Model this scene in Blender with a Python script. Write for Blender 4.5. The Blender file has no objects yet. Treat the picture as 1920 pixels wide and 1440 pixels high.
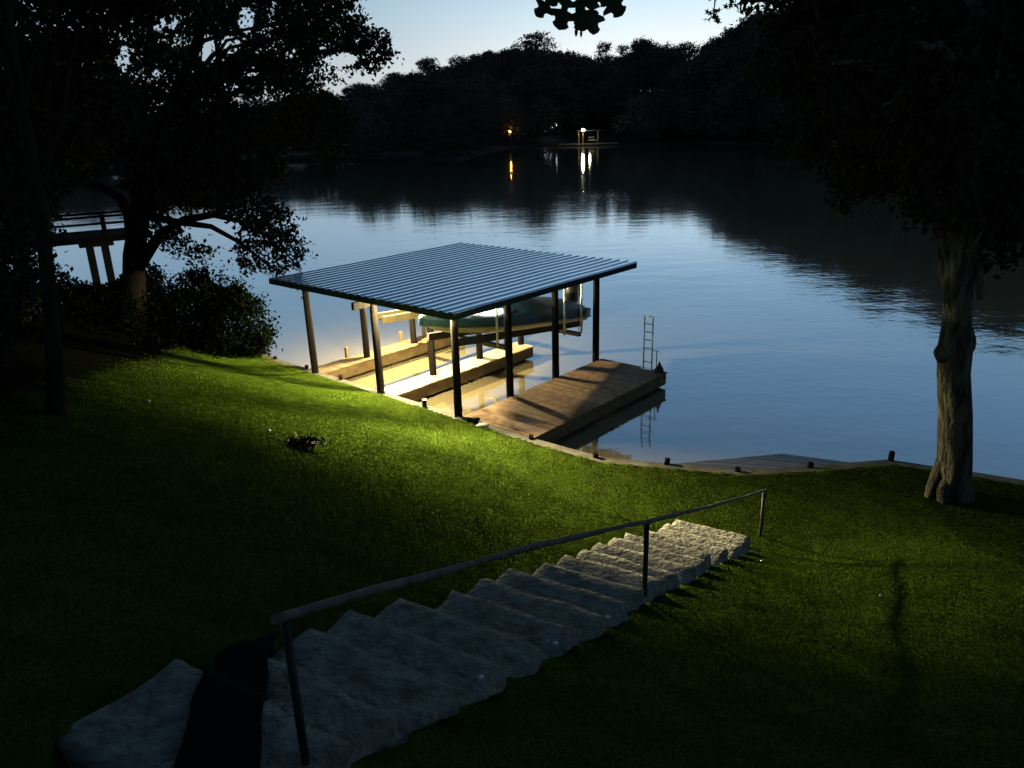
import bpy, bmesh, math, random
import numpy as np
from mathutils import Vector, Matrix, noise

# ------------------------------------------------------------------ camera, sky, exposure
SC = bpy.context.scene
COL = SC.collection
FPX, PITCH, ROLL = 1437.47, 0.330956, -0.029337
CZ = 7.45
_cp, _sp, _c, _s = math.cos(PITCH), math.sin(PITCH), math.cos(ROLL), math.sin(ROLL)
CF = np.array([0, _cp, -_sp]); _U0 = np.array([0, _sp, _cp]); _R0 = np.array([1.0, 0, 0])
CR = _c * _R0 + _s * _U0
CU = -_s * _R0 + _c * _U0
CC = np.array([0, 0, CZ])
cam = bpy.data.cameras.new('camera')
camo = bpy.data.objects.new('camera', cam); COL.objects.link(camo)
camo.matrix_world = Matrix(((CR[0], CU[0], -CF[0], 0), (CR[1], CU[1], -CF[1], 0), (CR[2], CU[2], -CF[2], CZ), (0, 0, 0, 1)))
cam.sensor_width = 36.0; cam.lens = FPX / 1920 * 36.0
cam.clip_start = 0.05; cam.clip_end = 6000
SC.camera = camo
SC.view_settings.view_transform = 'Standard'; SC.view_settings.look = 'None'
SC.view_settings.gamma = 1.0; SC.view_settings.exposure = 0.0
SC.cycles.use_denoising = True
SC.cycles.max_bounces = 6; SC.cycles.diffuse_bounces = 3; SC.cycles.glossy_bounces = 3
SC.cycles.sample_clamp_indirect = 3.0
SC.cycles.caustics_reflective = False; SC.cycles.caustics_refractive = False

W = bpy.data.worlds.new("World"); SC.world = W; W.use_nodes = True
nt = W.node_tree; nt.nodes.clear()
def N(tree, t, **kw):
    n = tree.nodes.new(t)
    for k, v in kw.items(): setattr(n, k, v)
    return n
def ramp(tree, stops, interp='LINEAR'):
    r = tree.nodes.new('ShaderNodeValToRGB'); cr = r.color_ramp; cr.interpolation = interp
    while len(cr.elements) < len(stops): cr.elements.new(0.5)
    for e, (p, c) in zip(cr.elements, stops):
        e.position = p; e.color = (*c, 1) if len(c) == 3 else c
    return r
tc = N(nt, 'ShaderNodeTexCoord'); sep = N(nt, 'ShaderNodeSeparateXYZ')
nt.links.new(tc.outputs['Generated'], sep.inputs[0])
glow = ramp(nt, [(0, (1.1, 1.04, .95)), (.06, (1.05, 1.06, 1.03)), (.12, (.72, .90, 1.0)), (.2, (.33, .54, .74)), (.33, (.19, .36, .57)), (.55, (.065, .135, .24)), (.75, (.025, .06, .12)), (1, (.02, .045, .09))])
away = ramp(nt, [(0, (.44, .47, .50)), (.05, (.39, .47, .53)), (.11, (.33, .45, .55)), (.2, (.245, .42, .58)), (.33, (.16, .32, .52)), (.55, (.06, .125, .22)), (.75, (.025, .06, .12)), (1, (.02, .045, .09))])
nt.links.new(sep.outputs['Z'], glow.inputs[0]); nt.links.new(sep.outputs['Z'], away.inputs[0])
dotn = N(nt, 'ShaderNodeVectorMath', operation='DOT_PRODUCT'); dotn.inputs[1].default_value = (math.sin(.26), math.cos(.26), 0)
nt.links.new(tc.outputs['Generated'], dotn.inputs[0])
azr = ramp(nt, [(0, (0.0,) * 3), (.80, (.08,) * 3), (.909, (.30,) * 3), (.955, (.64,) * 3), (.99, (1,) * 3)])
nt.links.new(dotn.outputs['Value'], azr.inputs[0])
mixs = N(nt, 'ShaderNodeMix', data_type='RGBA')
nt.links.new(azr.outputs[0], mixs.inputs[0]); nt.links.new(away.outputs[0], mixs.inputs[6]); nt.links.new(glow.outputs[0], mixs.inputs[7])
back = ramp(nt, [(0, (.52,) * 3), (.42, (.55,) * 3), (.62, (.8,) * 3), (.72, (1,) * 3)])
mrb = N(nt, 'ShaderNodeMapRange'); mrb.inputs[1].default_value = -1; mrb.inputs[2].default_value = 1
nt.links.new(dotn.outputs['Value'], mrb.inputs[0]); nt.links.new(mrb.outputs[0], back.inputs[0])
mulb = N(nt, 'ShaderNodeMix', data_type='RGBA', blend_type='MULTIPLY'); mulb.inputs[0].default_value = 1
nt.links.new(mixs.outputs[2], mulb.inputs[6]); nt.links.new(back.outputs[0], mulb.inputs[7])
bg = N(nt, 'ShaderNodeBackground'); bg.inputs[1].default_value = 1.0
nt.links.new(mulb.outputs[2], bg.inputs[0])
wo = N(nt, 'ShaderNodeOutputWorld'); nt.links.new(bg.outputs[0], wo.inputs[0])

LAMP_POWER = 8000.0
LAMP_COLOR = (1.0, .84, .45)

# ------------------------------------------------------------------ helpers: pixels of the photograph -> points at a real distance
rng = np.random.default_rng(7); random.seed(7)
def ray(x, y): return CF + CR * ((x - 960) / FPX) - CU * ((y - 720) / FPX)
def onz(x, y, z):
    d = ray(x, y); return CC + d * ((z - CZ) / d[2])
def at(x, y, depth): return CC + ray(x, y) * depth
def ony(x, y, Y):
    d = ray(x, y); return CC + d * (Y / d[1])
TH = 0.72312
A = np.array([math.sin(TH), math.cos(TH), 0]); B = np.array([math.cos(TH), -math.sin(TH), 0]); DO = np.array([-5.914, 21.947, 0])
def D(u, v, z=0.0): return DO + u * A + v * B + np.array([0, 0, z])

# ------------------------------------------------------------------ helpers: materials
def mat(name, c1, c2=None, rough=.7, scale=6, metal=0.0, bump=0.0, bscale=None, island=0.0, detail=5, spec=.3, stretch=None, coords='Object', lo=.35, hi=.65):
    m = bpy.data.materials.new(name); m.use_nodes = True
    t = m.node_tree; b = t.nodes['Principled BSDF']
    b.inputs['Roughness'].default_value = rough; b.inputs['Metallic'].default_value = metal
    b.inputs['Specular IOR Level'].default_value = spec
    co = N(t, 'ShaderNodeTexCoord'); mp = N(t, 'ShaderNodeMapping')
    t.links.new(co.outputs[coords], mp.inputs[0])
    if stretch: mp.inputs['Scale'].default_value = stretch
    no = N(t, 'ShaderNodeTexNoise'); no.inputs['Scale'].default_value = scale; no.inputs['Detail'].default_value = detail
    t.links.new(mp.outputs[0], no.inputs['Vector'])
    c2 = c2 or tuple(x * .6 for x in c1)
    r = ramp(t, [(lo, c2), (hi, c1)]); t.links.new(no.outputs['Fac'], r.inputs[0])
    out = r.outputs[0]
    if island:
        g = N(t, 'ShaderNodeNewGeometry'); hs = N(t, 'ShaderNodeHueSaturation'); mr = N(t, 'ShaderNodeMapRange')
        mr.inputs[3].default_value = 1 - island; mr.inputs[4].default_value = 1 + island
        t.links.new(g.outputs['Random Per Island'], mr.inputs[0]); t.links.new(mr.outputs[0], hs.inputs['Value'])
        t.links.new(out, hs.inputs['Color']); out = hs.outputs[0]
    t.links.new(out, b.inputs['Base Color'])
    if bump:
        n2 = N(t, 'ShaderNodeTexNoise'); n2.inputs['Scale'].default_value = bscale or scale * 3; n2.inputs['Detail'].default_value = 6
        t.links.new(mp.outputs[0], n2.inputs['Vector'])
        bp = N(t, 'ShaderNodeBump'); bp.inputs['Strength'].default_value = 1; bp.inputs['Distance'].default_value = bump
        t.links.new(n2.outputs['Fac'], bp.inputs['Height']); t.links.new(bp.outputs[0], b.inputs['Normal'])
    return m
def emit(name, c, s):
    m = bpy.data.materials.new(name); m.use_nodes = True
    b = m.node_tree.nodes['Principled BSDF']; b.inputs['Base Color'].default_value = (.8, .8, .8, 1)
    b.inputs['Emission Color'].default_value = (*c, 1); b.inputs['Emission Strength'].default_value = s
    return m

M = {}
M['post'] = mat('tarred_wood', (.010, .008, .006), (.006, .005, .004), .9, 9, spec=.04, bump=.006, stretch=(1, 1, .15))
M['deck'] = mat('deck_boards', (.20, .125, .065), (.11, .065, .036), .7, 5, bump=.003, bscale=30, island=.28)
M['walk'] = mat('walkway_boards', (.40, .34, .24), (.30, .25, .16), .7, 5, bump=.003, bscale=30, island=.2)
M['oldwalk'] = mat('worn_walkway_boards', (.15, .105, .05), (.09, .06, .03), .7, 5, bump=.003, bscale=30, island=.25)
M['rim'] = mat('rim_timber', (.17, .12, .055), (.10, .065, .03), .75, 4, bump=.003, bscale=20)
M['lumber'] = mat('new_lumber', (.13, .105, .05), (.10, .075, .035), .7, 4, bump=.002, bscale=20)
M['fascia'] = mat('dark_fascia', (.025, .03, .036), (.018, .022, .028), .7, 8, spec=.1)
M['frame'] = mat('roof_timber', (.05, .038, .028), (.03, .022, .018), .8, 6)
M['roof'] = mat('roof_metal', (.90, .96, 1.0), (.84, .90, .95), .22, 1.6, metal=.9, bump=.001, bscale=6)
M['alu'] = mat('bare_aluminium', (.72, .74, .76), (.6, .62, .65), .35, 8, metal=.45)
M['white'] = mat('white_plastic', (.62, .63, .60), (.55, .55, .52), .45, 5)
M['steel'] = mat('dark_steel', (.07, .06, .05), (.03, .025, .022), .6, 7, metal=.3)
M['hull'] = mat('hull_paint', (.30, .27, .18), (.24, .21, .14), .3, 3, spec=.5)
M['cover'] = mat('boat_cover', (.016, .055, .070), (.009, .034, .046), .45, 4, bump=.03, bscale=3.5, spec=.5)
M['coversheen'] = mat('painted_sheen', (.80, .88, .90), (.74, .82, .84), .25, 4, bump=.02, bscale=4, spec=.5)
M['black'] = mat('black_plastic', (.02, .02, .02), (.012, .012, .012), .35, 6, spec=.5)
M['cap'] = mat('bulkhead_timber', (.11, .10, .075), (.055, .05, .038), .8, 3, bump=.006, bscale=14)
M['stone'] = mat('limestone', (.275, .265, .23), (.12, .117, .10), .95, 7, bump=.05, bscale=16, spec=0.0, lo=.28, hi=.70, island=.30, detail=9)
M['rail'] = mat('handrail_timber', (.16, .135, .11), (.07, .06, .05), .7, 12, bump=.003, stretch=(1, 1, 1))
M['railpost'] = mat('rail_post_paint', (.018, .018, .018), (.01, .01, .01), .6, 10)
M['bark'] = mat('bark', (.03, .026, .02), (.014, .012, .010), .95, 5, spec=.02, bump=.05, bscale=9, stretch=(1, 1, .35))
M['barkpale'] = mat('flaking_bark', (.125, .115, .09), (.035, .032, .026), .9, 7, bump=.10, bscale=13, stretch=(1, 1, .3), lo=.38, hi=.62, spec=.05)
M['darkbark'] = mat('dark_bark', (.012, .0105, .008), (.006, .005, .004), .95, 6, spec=.02, bump=.03, bscale=10, stretch=(1, 1, .3))
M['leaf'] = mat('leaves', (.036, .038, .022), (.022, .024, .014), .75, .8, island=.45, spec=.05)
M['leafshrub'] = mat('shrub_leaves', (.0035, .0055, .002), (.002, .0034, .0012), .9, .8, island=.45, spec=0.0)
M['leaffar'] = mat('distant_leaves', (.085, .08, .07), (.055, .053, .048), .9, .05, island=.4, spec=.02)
M['leafoak'] = mat('oak_leaves', (.03, .05, .02), (.02, .032, .012), .6, 6, spec=.3)
M['soil'] = mat('lawn_soil', (.045, .075, .008), (.03, .045, .006), .95, 2.2, bump=.02, bscale=30, spec=0.0)
M['bank'] = mat('far_ground', (.007, .008, .004), (.004, .0045, .003), .95, .2)
M['concrete'] = mat('concrete', (.016, .0155, .015), (.010, .010, .009), .95, 4, bump=.004, spec=.02)
M['bridge'] = mat('bridge_timber', (.008, .0075, .007), (.005, .005, .004), .95, 4, spec=.02)
M['canvas'] = mat('dark_canvas', (.03, .032, .03), (.018, .02, .02), .8, 8, bump=.01)
M['pebble'] = mat('white_stone', (.8, .82, .85), (.7, .72, .75), .6, 20)
M['leafdry'] = mat('dead_leaves', (.06, .05, .028), (.03, .024, .015), .9, 8, island=.3)
M['housing'] = mat('lamp_housing', (.35, .35, .35), (.28, .28, .28), .4, 8, metal=.5)
M['bulb'] = emit('lit_bulb', LAMP_COLOR, 30)
M['bulbwhite'] = emit('far_white_bulb', (1, .95, .72), 220)
M['bulborange'] = emit('far_orange_bulb', (1, .42, .06), 90)
M['stringlit'] = emit('string_bulbs', (.86, .9, 1.0), 5.0)

# grass blades, with broad worn patches
def grass_mat():
    m = mat('grass_blades', (.120, .200, .018), (.066, .108, .010), .95, 3.5, island=.24, spec=0.0)
    t = m.node_tree; g = N(t, 'ShaderNodeNewGeometry'); v1 = N(t, 'ShaderNodeVectorMath', operation='SCALE'); v1.inputs['Scale'].default_value = .13
    v2 = N(t, 'ShaderNodeVectorMath', operation='ADD'); v2.inputs[1].default_value = (.27, .27, .75); v3 = N(t, 'ShaderNodeVectorMath', operation='NORMALIZE')
    t.links.new(g.outputs['True Normal'], v1.inputs[0]); t.links.new(v1.outputs[0], v2.inputs[0]); t.links.new(v2.outputs[0], v3.inputs[0]); t.links.new(v3.outputs[0], t.nodes['Principled BSDF'].inputs['Normal'])
    return m
M['grass'] = grass_mat()
def dark_left_mask():  # soil turns near black towards the left bank, with a noisy edge
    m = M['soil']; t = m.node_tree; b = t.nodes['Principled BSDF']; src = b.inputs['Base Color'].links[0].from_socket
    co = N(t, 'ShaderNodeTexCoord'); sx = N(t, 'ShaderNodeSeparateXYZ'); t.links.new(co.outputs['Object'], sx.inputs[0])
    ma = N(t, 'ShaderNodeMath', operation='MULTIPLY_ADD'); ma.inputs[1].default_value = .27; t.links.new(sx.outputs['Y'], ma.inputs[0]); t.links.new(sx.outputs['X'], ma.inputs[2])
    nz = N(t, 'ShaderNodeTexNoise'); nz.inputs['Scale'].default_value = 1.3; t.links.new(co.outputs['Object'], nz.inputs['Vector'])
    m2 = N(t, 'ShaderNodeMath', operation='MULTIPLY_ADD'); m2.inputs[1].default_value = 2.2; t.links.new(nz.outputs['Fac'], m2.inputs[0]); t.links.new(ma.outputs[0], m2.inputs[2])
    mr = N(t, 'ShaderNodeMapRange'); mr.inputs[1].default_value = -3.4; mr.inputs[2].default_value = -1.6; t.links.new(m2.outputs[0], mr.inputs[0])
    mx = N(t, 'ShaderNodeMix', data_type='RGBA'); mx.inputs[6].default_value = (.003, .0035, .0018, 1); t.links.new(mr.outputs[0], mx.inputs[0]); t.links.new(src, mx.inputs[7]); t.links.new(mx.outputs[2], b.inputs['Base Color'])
dark_left_mask()

# water: muddy body that scatters the lamp, mirror skin that strengthens at low angles, wind ripples
def water_mat():
    m = bpy.data.materials.new('muddy_lake_water'); m.use_nodes = True; t = m.node_tree; t.nodes.clear()
    co = N(t, 'ShaderNodeTexCoord')
    def nz(scale, stretch, detail):
        mp = N(t, 'ShaderNodeMapping'); mp.inputs['Scale'].default_value = stretch
        t.links.new(co.outputs['Object'], mp.inputs[0])
        n = N(t, 'ShaderNodeTexNoise'); n.inputs['Scale'].default_value = scale; n.inputs['Detail'].default_value = detail
        t.links.new(mp.outputs[0], n.inputs['Vector']); return n.outputs['Fac']
    a = nz(3.2, (.8, 1, 1), 3); b = nz(.55, (.6, 1, 1), 2); c = nz(.035, (1, 1, 1), 2)
    gate = ramp(t, [(.35, (.25,) * 3), (.65, (1,) * 3)]); t.links.new(c, gate.inputs[0])
    ad = N(t, 'ShaderNodeMath', operation='MULTIPLY_ADD'); ad.inputs[1].default_value = 3.0
    t.links.new(b, ad.inputs[0]); t.links.new(a, ad.inputs[2])
    mu = N(t, 'ShaderNodeMath', operation='MULTIPLY'); t.links.new(ad.outputs[0], mu.inputs[0]); t.links.new(gate.outputs[0], mu.inputs[1])
    bp = N(t, 'ShaderNodeBump'); bp.inputs['Strength'].default_value = 1; bp.inputs['Distance'].default_value = .0065
    t.links.new(mu.outputs[0], bp.inputs['Height'])
    df = N(t, 'ShaderNodeBsdfDiffuse'); df.inputs[0].default_value = (.235, .19, .105, 1)
    gl = N(t, 'ShaderNodeBsdfGlossy'); gl.inputs['Roughness'].default_value = .045; gl.inputs['Color'].default_value = (.86, .93, 1, 1)
    t.links.new(bp.outputs[0], gl.inputs['Normal'])
    lw = N(t, 'ShaderNodeLayerWeight'); lw.inputs[0].default_value = .5
    fr = ramp(t, [(0, (.05,) * 3), (.3, (.16,) * 3), (.55, (.385,) * 3), (.75, (.60,) * 3), (.9, (.84,) * 3), (1, (1.0,) * 3)])
    t.links.new(lw.outputs['Facing'], fr.inputs[0])
    mx = N(t, 'ShaderNodeMixShader'); t.links.new(fr.outputs[0], mx.inputs[0]); t.links.new(df.outputs[0], mx.inputs[1]); t.links.new(gl.outputs[0], mx.inputs[2])
    o = N(t, 'ShaderNodeOutputMaterial'); t.links.new(mx.outputs[0], o.inputs[0])
    return m
M['water'] = water_mat()

# ------------------------------------------------------------------ helpers: objects
def tag(o, label=None, cat=None, group=None, kind=None):
    if label: o['label'] = label
    if cat: o['category'] = cat
    if group: o['group'] = group
    if kind: o['kind'] = kind
    return o
def thing(name, loc, label, cat, group=None):
    o = bpy.data.objects.new(name, None); COL.objects.link(o)
    o.location = Vector([float(v) for v in loc]); o.empty_display_size = .2
    return tag(o, label, cat, group)
def world_loc(o):
    v = Vector(o.location)
    while o.parent: o = o.parent; v += o.location
    return np.array(v)
def link(name, me, parent=None, material=None, loc=None):
    o = bpy.data.objects.new(name, me); COL.objects.link(o)
    if material: me.materials.append(material)
    if loc is not None: o.location = Vector([float(v) for v in loc])
    if parent is not None: o.parent = parent
    return o
class MB:
    """collects shapes in world coordinates, builds ONE mesh object"""
    def __init__(s): s.v = []; s.f = []; s.smooth = []
    def add(s, vs, fs, sm=False):
        n = len(s.v); s.v += [tuple(float(c) for c in p) for p in vs]; s.f += [tuple(i + n for i in f) for f in fs]; s.smooth += [sm] * len(fs)
    def hexa(s, p):   # 8 corners, bottom 4 then top 4
        s.add(p, [(3, 2, 1, 0), (4, 5, 6, 7), (0, 1, 5, 4), (1, 2, 6, 5), (2, 3, 7, 6), (3, 0, 4, 7)])
    def dbox(s, u0, u1, v0, v1, z0, z1, z0b=None, z1b=None):   # box in dock coordinates; far end may sit at other heights
        z0b = z0 if z0b is None else z0b; z1b = z1 if z1b is None else z1b
        s.hexa([D(u0, v0, z0), D(u1, v0, z0b), D(u1, v1, z0b), D(u0, v1, z0), D(u0, v0, z1), D(u1, v0, z1b), D(u1, v1, z1b), D(u0, v1, z1)])
    def beam(s, a, b, w, h, up=(0, 0, 1)):
        a = np.array(a, float); b = np.array(b, float); d = b - a; d /= np.linalg.norm(d)
        x = np.cross(d, up); x /= np.linalg.norm(x); y = np.cross(x, d)
        o = [-x * w / 2 - y * h / 2, x * w / 2 - y * h / 2, x * w / 2 + y * h / 2, -x * w / 2 + y * h / 2]
        s.hexa([a + o[0], a + o[1], b + o[1], b + o[0], a + o[3], a + o[2], b + o[2], b + o[3]])
    def tube(s, pts, rad, n=10, cap=True, rough=0.0, seed=0):
        pts = [np.array(p, float) for p in pts]; m = len(pts)
        if not hasattr(rad, '__len__'): rad = [rad] * m
        vs = []; ref = np.array([.31, .17, .93])
        for i, p in enumerate(pts):
            d = pts[min(i + 1, m - 1)] - pts[max(i - 1, 0)]; d /= np.linalg.norm(d) + 1e-9
            rf = ref if abs(d @ ref) < .95 * np.linalg.norm(ref) else np.array([1, 0, 0])
            x = np.cross(d, rf); x /= np.linalg.norm(x); y = np.cross(d, x)
            for k in range(n):
                t = 2 * math.pi * k / n; r = rad[i]
                if rough: 
                    q = p + (math.cos(t) * x + math.sin(t) * y) * r
                    r *= 1 + rough * noise.noise(Vector(q * (.9 / max(rad[i], .05) * .35 + 1.2)) + Vector((seed, 0, 0)))
                vs.append(p + (math.cos(t) * x + math.sin(t) * y) * r)
        fs = [(i * n + k, i * n + (k + 1) % n, (i + 1) * n + (k + 1) % n, (i + 1) * n + k) for i in range(m - 1) for k in range(n)]
        s.add(vs, fs, True)
        if cap: 
            b0 = len(s.v) - len(vs); s.f += [tuple(b0 + k for k in range(n))[::-1], tuple(b0 + (m - 1) * n + k for k in range(n))]; s.smooth += [False, False]
    def ball(s, c, r, nu=10, nv=7, wob=0.0):
        c = np.array(c, float); r = np.array(r if hasattr(r, '__len__') else (r, r, r), float); vs = [c + [0, 0, r[2]]]
        for j in range(1, nv):
            for i in range(nu):
                a = math.pi * j / nv; t = 2 * math.pi * i / nu
                q = np.array([math.sin(a) * math.cos(t), math.sin(a) * math.sin(t), math.cos(a)])
                vs.append(c + q * r * (1 + wob * noise.noise(Vector(q * 1.7 + c))))
        vs.append(c - [0, 0, r[2]]); fs = []
        for i in range(nu):
            fs.append((0, 1 + i, 1 + (i + 1) % nu)); e = len(vs) - 1; b = 1 + (nv - 2) * nu
            fs.append((e, b + (i + 1) % nu, b + i))
            for j in range(nv - 2): fs.append((1 + j * nu + i, 1 + (j + 1) * nu + i, 1 + (j + 1) * nu + (i + 1) % nu, 1 + j * nu + (i + 1) % nu))
        s.add(vs, fs, True)
    def build(s, name, material, parent=None, loc=None, fix=True):
        base = world_loc(parent) if parent is not None else (np.array(loc, float) if loc is not None else np.zeros(3))
        me = bpy.data.meshes.new(name)
        me.from_pydata([tuple(np.array(p) - base) for p in s.v], [], s.f)
        me.polygons.foreach_set('use_smooth', s.smooth)
        if fix:
            bm = bmesh.new(); bm.from_mesh(me); bmesh.ops.recalc_face_normals(bm, faces=bm.faces); bm.to_mesh(me); bm.free()
        me.update()
        return link(name, me, parent, material, loc=base if parent is None else None)
def bevel(o, w=.006, seg=2):
    b = o.modifiers.new('bevel', 'BEVEL'); b.width = w; b.segments = seg; b.limit_method = 'ANGLE'; return o
def fast_mesh(name, V, F4):
    V = np.asarray(V, np.float32); F4 = np.asarray(F4, np.int32); k = F4.shape[1]
    me = bpy.data.meshes.new(name); me.vertices.add(len(V)); me.vertices.foreach_set('co', V.ravel())
    me.loops.add(F4.size); me.loops.foreach_set('vertex_index', F4.ravel())
    me.polygons.add(len(F4)); me.polygons.foreach_set('loop_start', np.arange(0, F4.size, k, dtype=np.int32))
    try: me.polygons.foreach_set('loop_total', np.full(len(F4), k, np.int32))
    except Exception: pass
    me.update(); me.validate(); return me
def rand_dirs(n, g):
    v = g.normal(size=(n, 3)); return v / np.linalg.norm(v, axis=1, keepdims=True)
def leaf_quads(P, size, g, flat=.0, aspect=.55):
    """one folded leaf per point: two triangles sharing a midrib would be costly, a bent rhombus reads the same"""
    n = len(P); d = rand_dirs(n, g); d[:, 2] -= .35; d /= np.linalg.norm(d, axis=1, keepdims=True)
    s = np.cross(d, rand_dirs(n, g)); s /= np.linalg.norm(s, axis=1, keepdims=True) + 1e-9
    nn = np.cross(d, s)
    L = (size * g.uniform(.65, 1.3, n))[:, None]; w = L * aspect / 2
    V = np.stack([P - d * L * .5, P + s * w + nn * L * .10 - d * L * .04, P + d * L * .5, P - s * w + nn * L * .10 - d * L * .04], 1).reshape(-1, 3)
    F = np.arange(4 * n).reshape(n, 4)
    return V, F
def ball_points(n, g, shell=.5):
    r = g.uniform(0, 1, n) ** (1 / (3 + 4 * shell)); return rand_dirs(n, g) * r[:, None]
def clumped(c, R, n_leaf, per, rc, g):
    """leaves in clumps spread through the ellipsoid c, R"""
    nc = max(1, n_leaf // per); q = ball_points(nc, g) * np.asarray(R) + c
    sz = rc * g.uniform(.5, 1.25, nc)
    P = np.repeat(q, per, 0) + g.normal(size=(nc * per, 3)) * (np.repeat(sz, per)[:, None] * np.array([.55, .55, .42]))
    return P, q
def px_of(P):
    d = (P - CC) @ CF; return 960 + FPX * ((P - CC) @ CR) / d, 720 - FPX * ((P - CC) @ CU) / d
def blob_crown(blobs, leaf, g, cover=2.6, per=22, rc=.32, windows=(), thick=1.0):
    """blobs: (px, py, rx, ry, depth[, density]) in photo pixels set at a real depth"""
    out = []; tips = []
    for b in blobs:
        x, y, rx, ry, dep = b[:5]; den = b[5] if len(b) > 5 else 1.0
        c = at(x, y, dep); k = dep / FPX; R = np.array([rx * k, (rx + ry) * .5 * k * thick, ry * k])
        n = int(2.4 * cover * den * math.pi * rx * ry * k * k / (leaf * leaf * .3))
        P, q = clumped(c, R, n, per, rc, g)
        if windows:
            X, Y = px_of(P); keep = np.ones(len(P), bool)
            for (wx, wy, wrx, wry, p) in windows:
                keep &= ~((((X - wx) / wrx) ** 2 + ((Y - wy) / wry) ** 2 < 1) & (g.uniform(size=len(P)) < p))
            P = P[keep]
        out.append(P); tips.append(q[g.integers(0, len(q), max(2, len(q) // 14))])
    P = np.concatenate(out); return P, np.concatenate(tips)
def limb(mb, a, b, r0, r1, g, sag=.12, n=6):
    a = np.array(a, float); b = np.array(b, float); L = np.linalg.norm(b - a); pts = []
    for i in range(n):
        t = i / (n - 1); p = a + (b - a) * t + np.array([0, 0, 1]) * sag * L * math.sin(math.pi * t) * .6
        if 0 < i < n - 1: p = p + g.normal(size=3) * L * .025
        pts.append(p)
    mb.tube(pts, list(np.linspace(r0, r1, n)), 7, rough=.2)
def smoothstep(a, b, x):
    t = np.clip((x - a) / (b - a), 0, 1); return t * t * (3 - 2 * t)

# ------------------------------------------------------------------ setting: water, near bank with lawn, far bank
me = fast_mesh('water', [(-1500, -300, 0), (1500, -300, 0), (1500, 2200, 0), (-1500, 2200, 0)], [[0, 1, 2, 3]])
tag(link('water', me, None, M['water']), kind='structure')

SHORE = np.array([(-320, 30), (-120, 20), (-60, 24), (-35, 27), (-22, 28.5), (-14, 29.0), (-10.3, 27.1), (-7.48, 23.34), (-3.55, 19.88), (.39, 16.35), (1.9, 15.15), (3.22, 14.76), (4.6, 14.36), (6.12, 14.41), (7.9, 14.62), (9.28, 13.91), (12, 12.4), (18, 9), (40, -2), (120, -40), (320, -150)], float)
def sdist(x, y):
    ysh = np.interp(x, SHORE[:, 0], SHORE[:, 1]); best = np.full(np.shape(x), 1e9)
    for a, b in zip(SHORE[:-1], SHORE[1:]):
        d = b - a; t = np.clip(((x - a[0]) * d[0] + (y - a[1]) * d[1]) / (d @ d), 0, 1)
        best = np.minimum(best, np.hypot(x - a[0] - t * d[0], y - a[1] - t * d[1]))
    return np.where(y < ysh, best, -best)
SB = np.array([4.22, 11.68, .45]); SE = np.array([-.508, -.861, 0]); SL = np.array([-.861, .508, 0]); SLOPE = .395
def stair(t, w, dz=0.0): return SB + SE * t + SL * w + np.array([0, 0, SLOPE * t + dz])
def stair_tw(x, y):
    dx = x - SB[0]; dy = y - SB[1]; return dx * SE[0] + dy * SE[1], dx * SL[0] + dy * SL[1]
def ground(x, y):
    x = np.asarray(x, float); y = np.asarray(y, float); d = sdist(x, y)
    d0 = 1.0 + 1.5 * smoothstep(-1, 3, x); s = np.clip((d - d0) / .5, -40, 40); soft = np.where((d - d0) > 15, d - d0, np.log1p(np.exp(s)) * .5)
    z = .47 + .40 * np.minimum(soft, 14 + .15 * np.maximum(soft - 14, 0))
    t, w = stair_tw(x, y)
    lat = np.maximum(np.maximum(-.1 - w, w - 1.2), 0); along = np.maximum(np.maximum(-t, t - 17), 0)
    k = np.exp(-(lat / 2.4) ** 2 - (along / 2.0) ** 2)
    tp = np.log1p(np.exp(np.clip((t - .3) / .35, -40, 40))) * .35; tp = np.where(t > 12, t - .3, tp)
    zs = .47 + SLOPE * tp + np.where(w < .5, .13, .07) * smoothstep(.6, 1.4, t)
    z = z * (1 - k) + zs * k
    inside = (w > -.02) & (w < 1.12) & (t > .9) & (t < 16)
    z = np.where(inside, z - .24, z)
    z = z + .03 * np.sin(x * 1.3 + y * .7) * np.sin(y * 1.1 - x * .4) * smoothstep(.6, 2.5, d) * np.clip(lat, 0, 1)
    return z, d
xs = np.concatenate([[-320, -200, -130, -90, -65, -48, -36, -28, -22, -18, -15.5], np.arange(-14, 13.01, .13), [14, 15.5, 17.5, 20, 24, 30, 40, 60, 90, 140, 220, 320]])
ys = np.concatenate([[-260, -160, -100, -60, -36, -22, -14, -9, -6, -4, -2.5, -1.2], np.arange(-.5, 29.01, .13), [30, 33, 37]])
X, Y = np.meshgrid(xs, ys); Z, DS = ground(X, Y)
Z = np.where(DS < .10, np.where(DS < -2, -2.5, -1.0), Z)
V = np.stack([X, Y, Z], -1).reshape(-1, 3); nx = len(xs); ny = len(ys)
ii, jj = np.meshgrid(np.arange(nx - 1), np.arange(ny - 1)); q = (jj * nx + ii).ravel()
Fq = np.stack([q, q + 1, q + nx + 1, q + nx], 1)
ok = (DS.ravel()[Fq].max(1) > -.6); 
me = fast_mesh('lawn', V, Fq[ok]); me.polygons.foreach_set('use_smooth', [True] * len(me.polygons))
tag(link('lawn', me, None, M['soil']), kind='structure')

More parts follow.
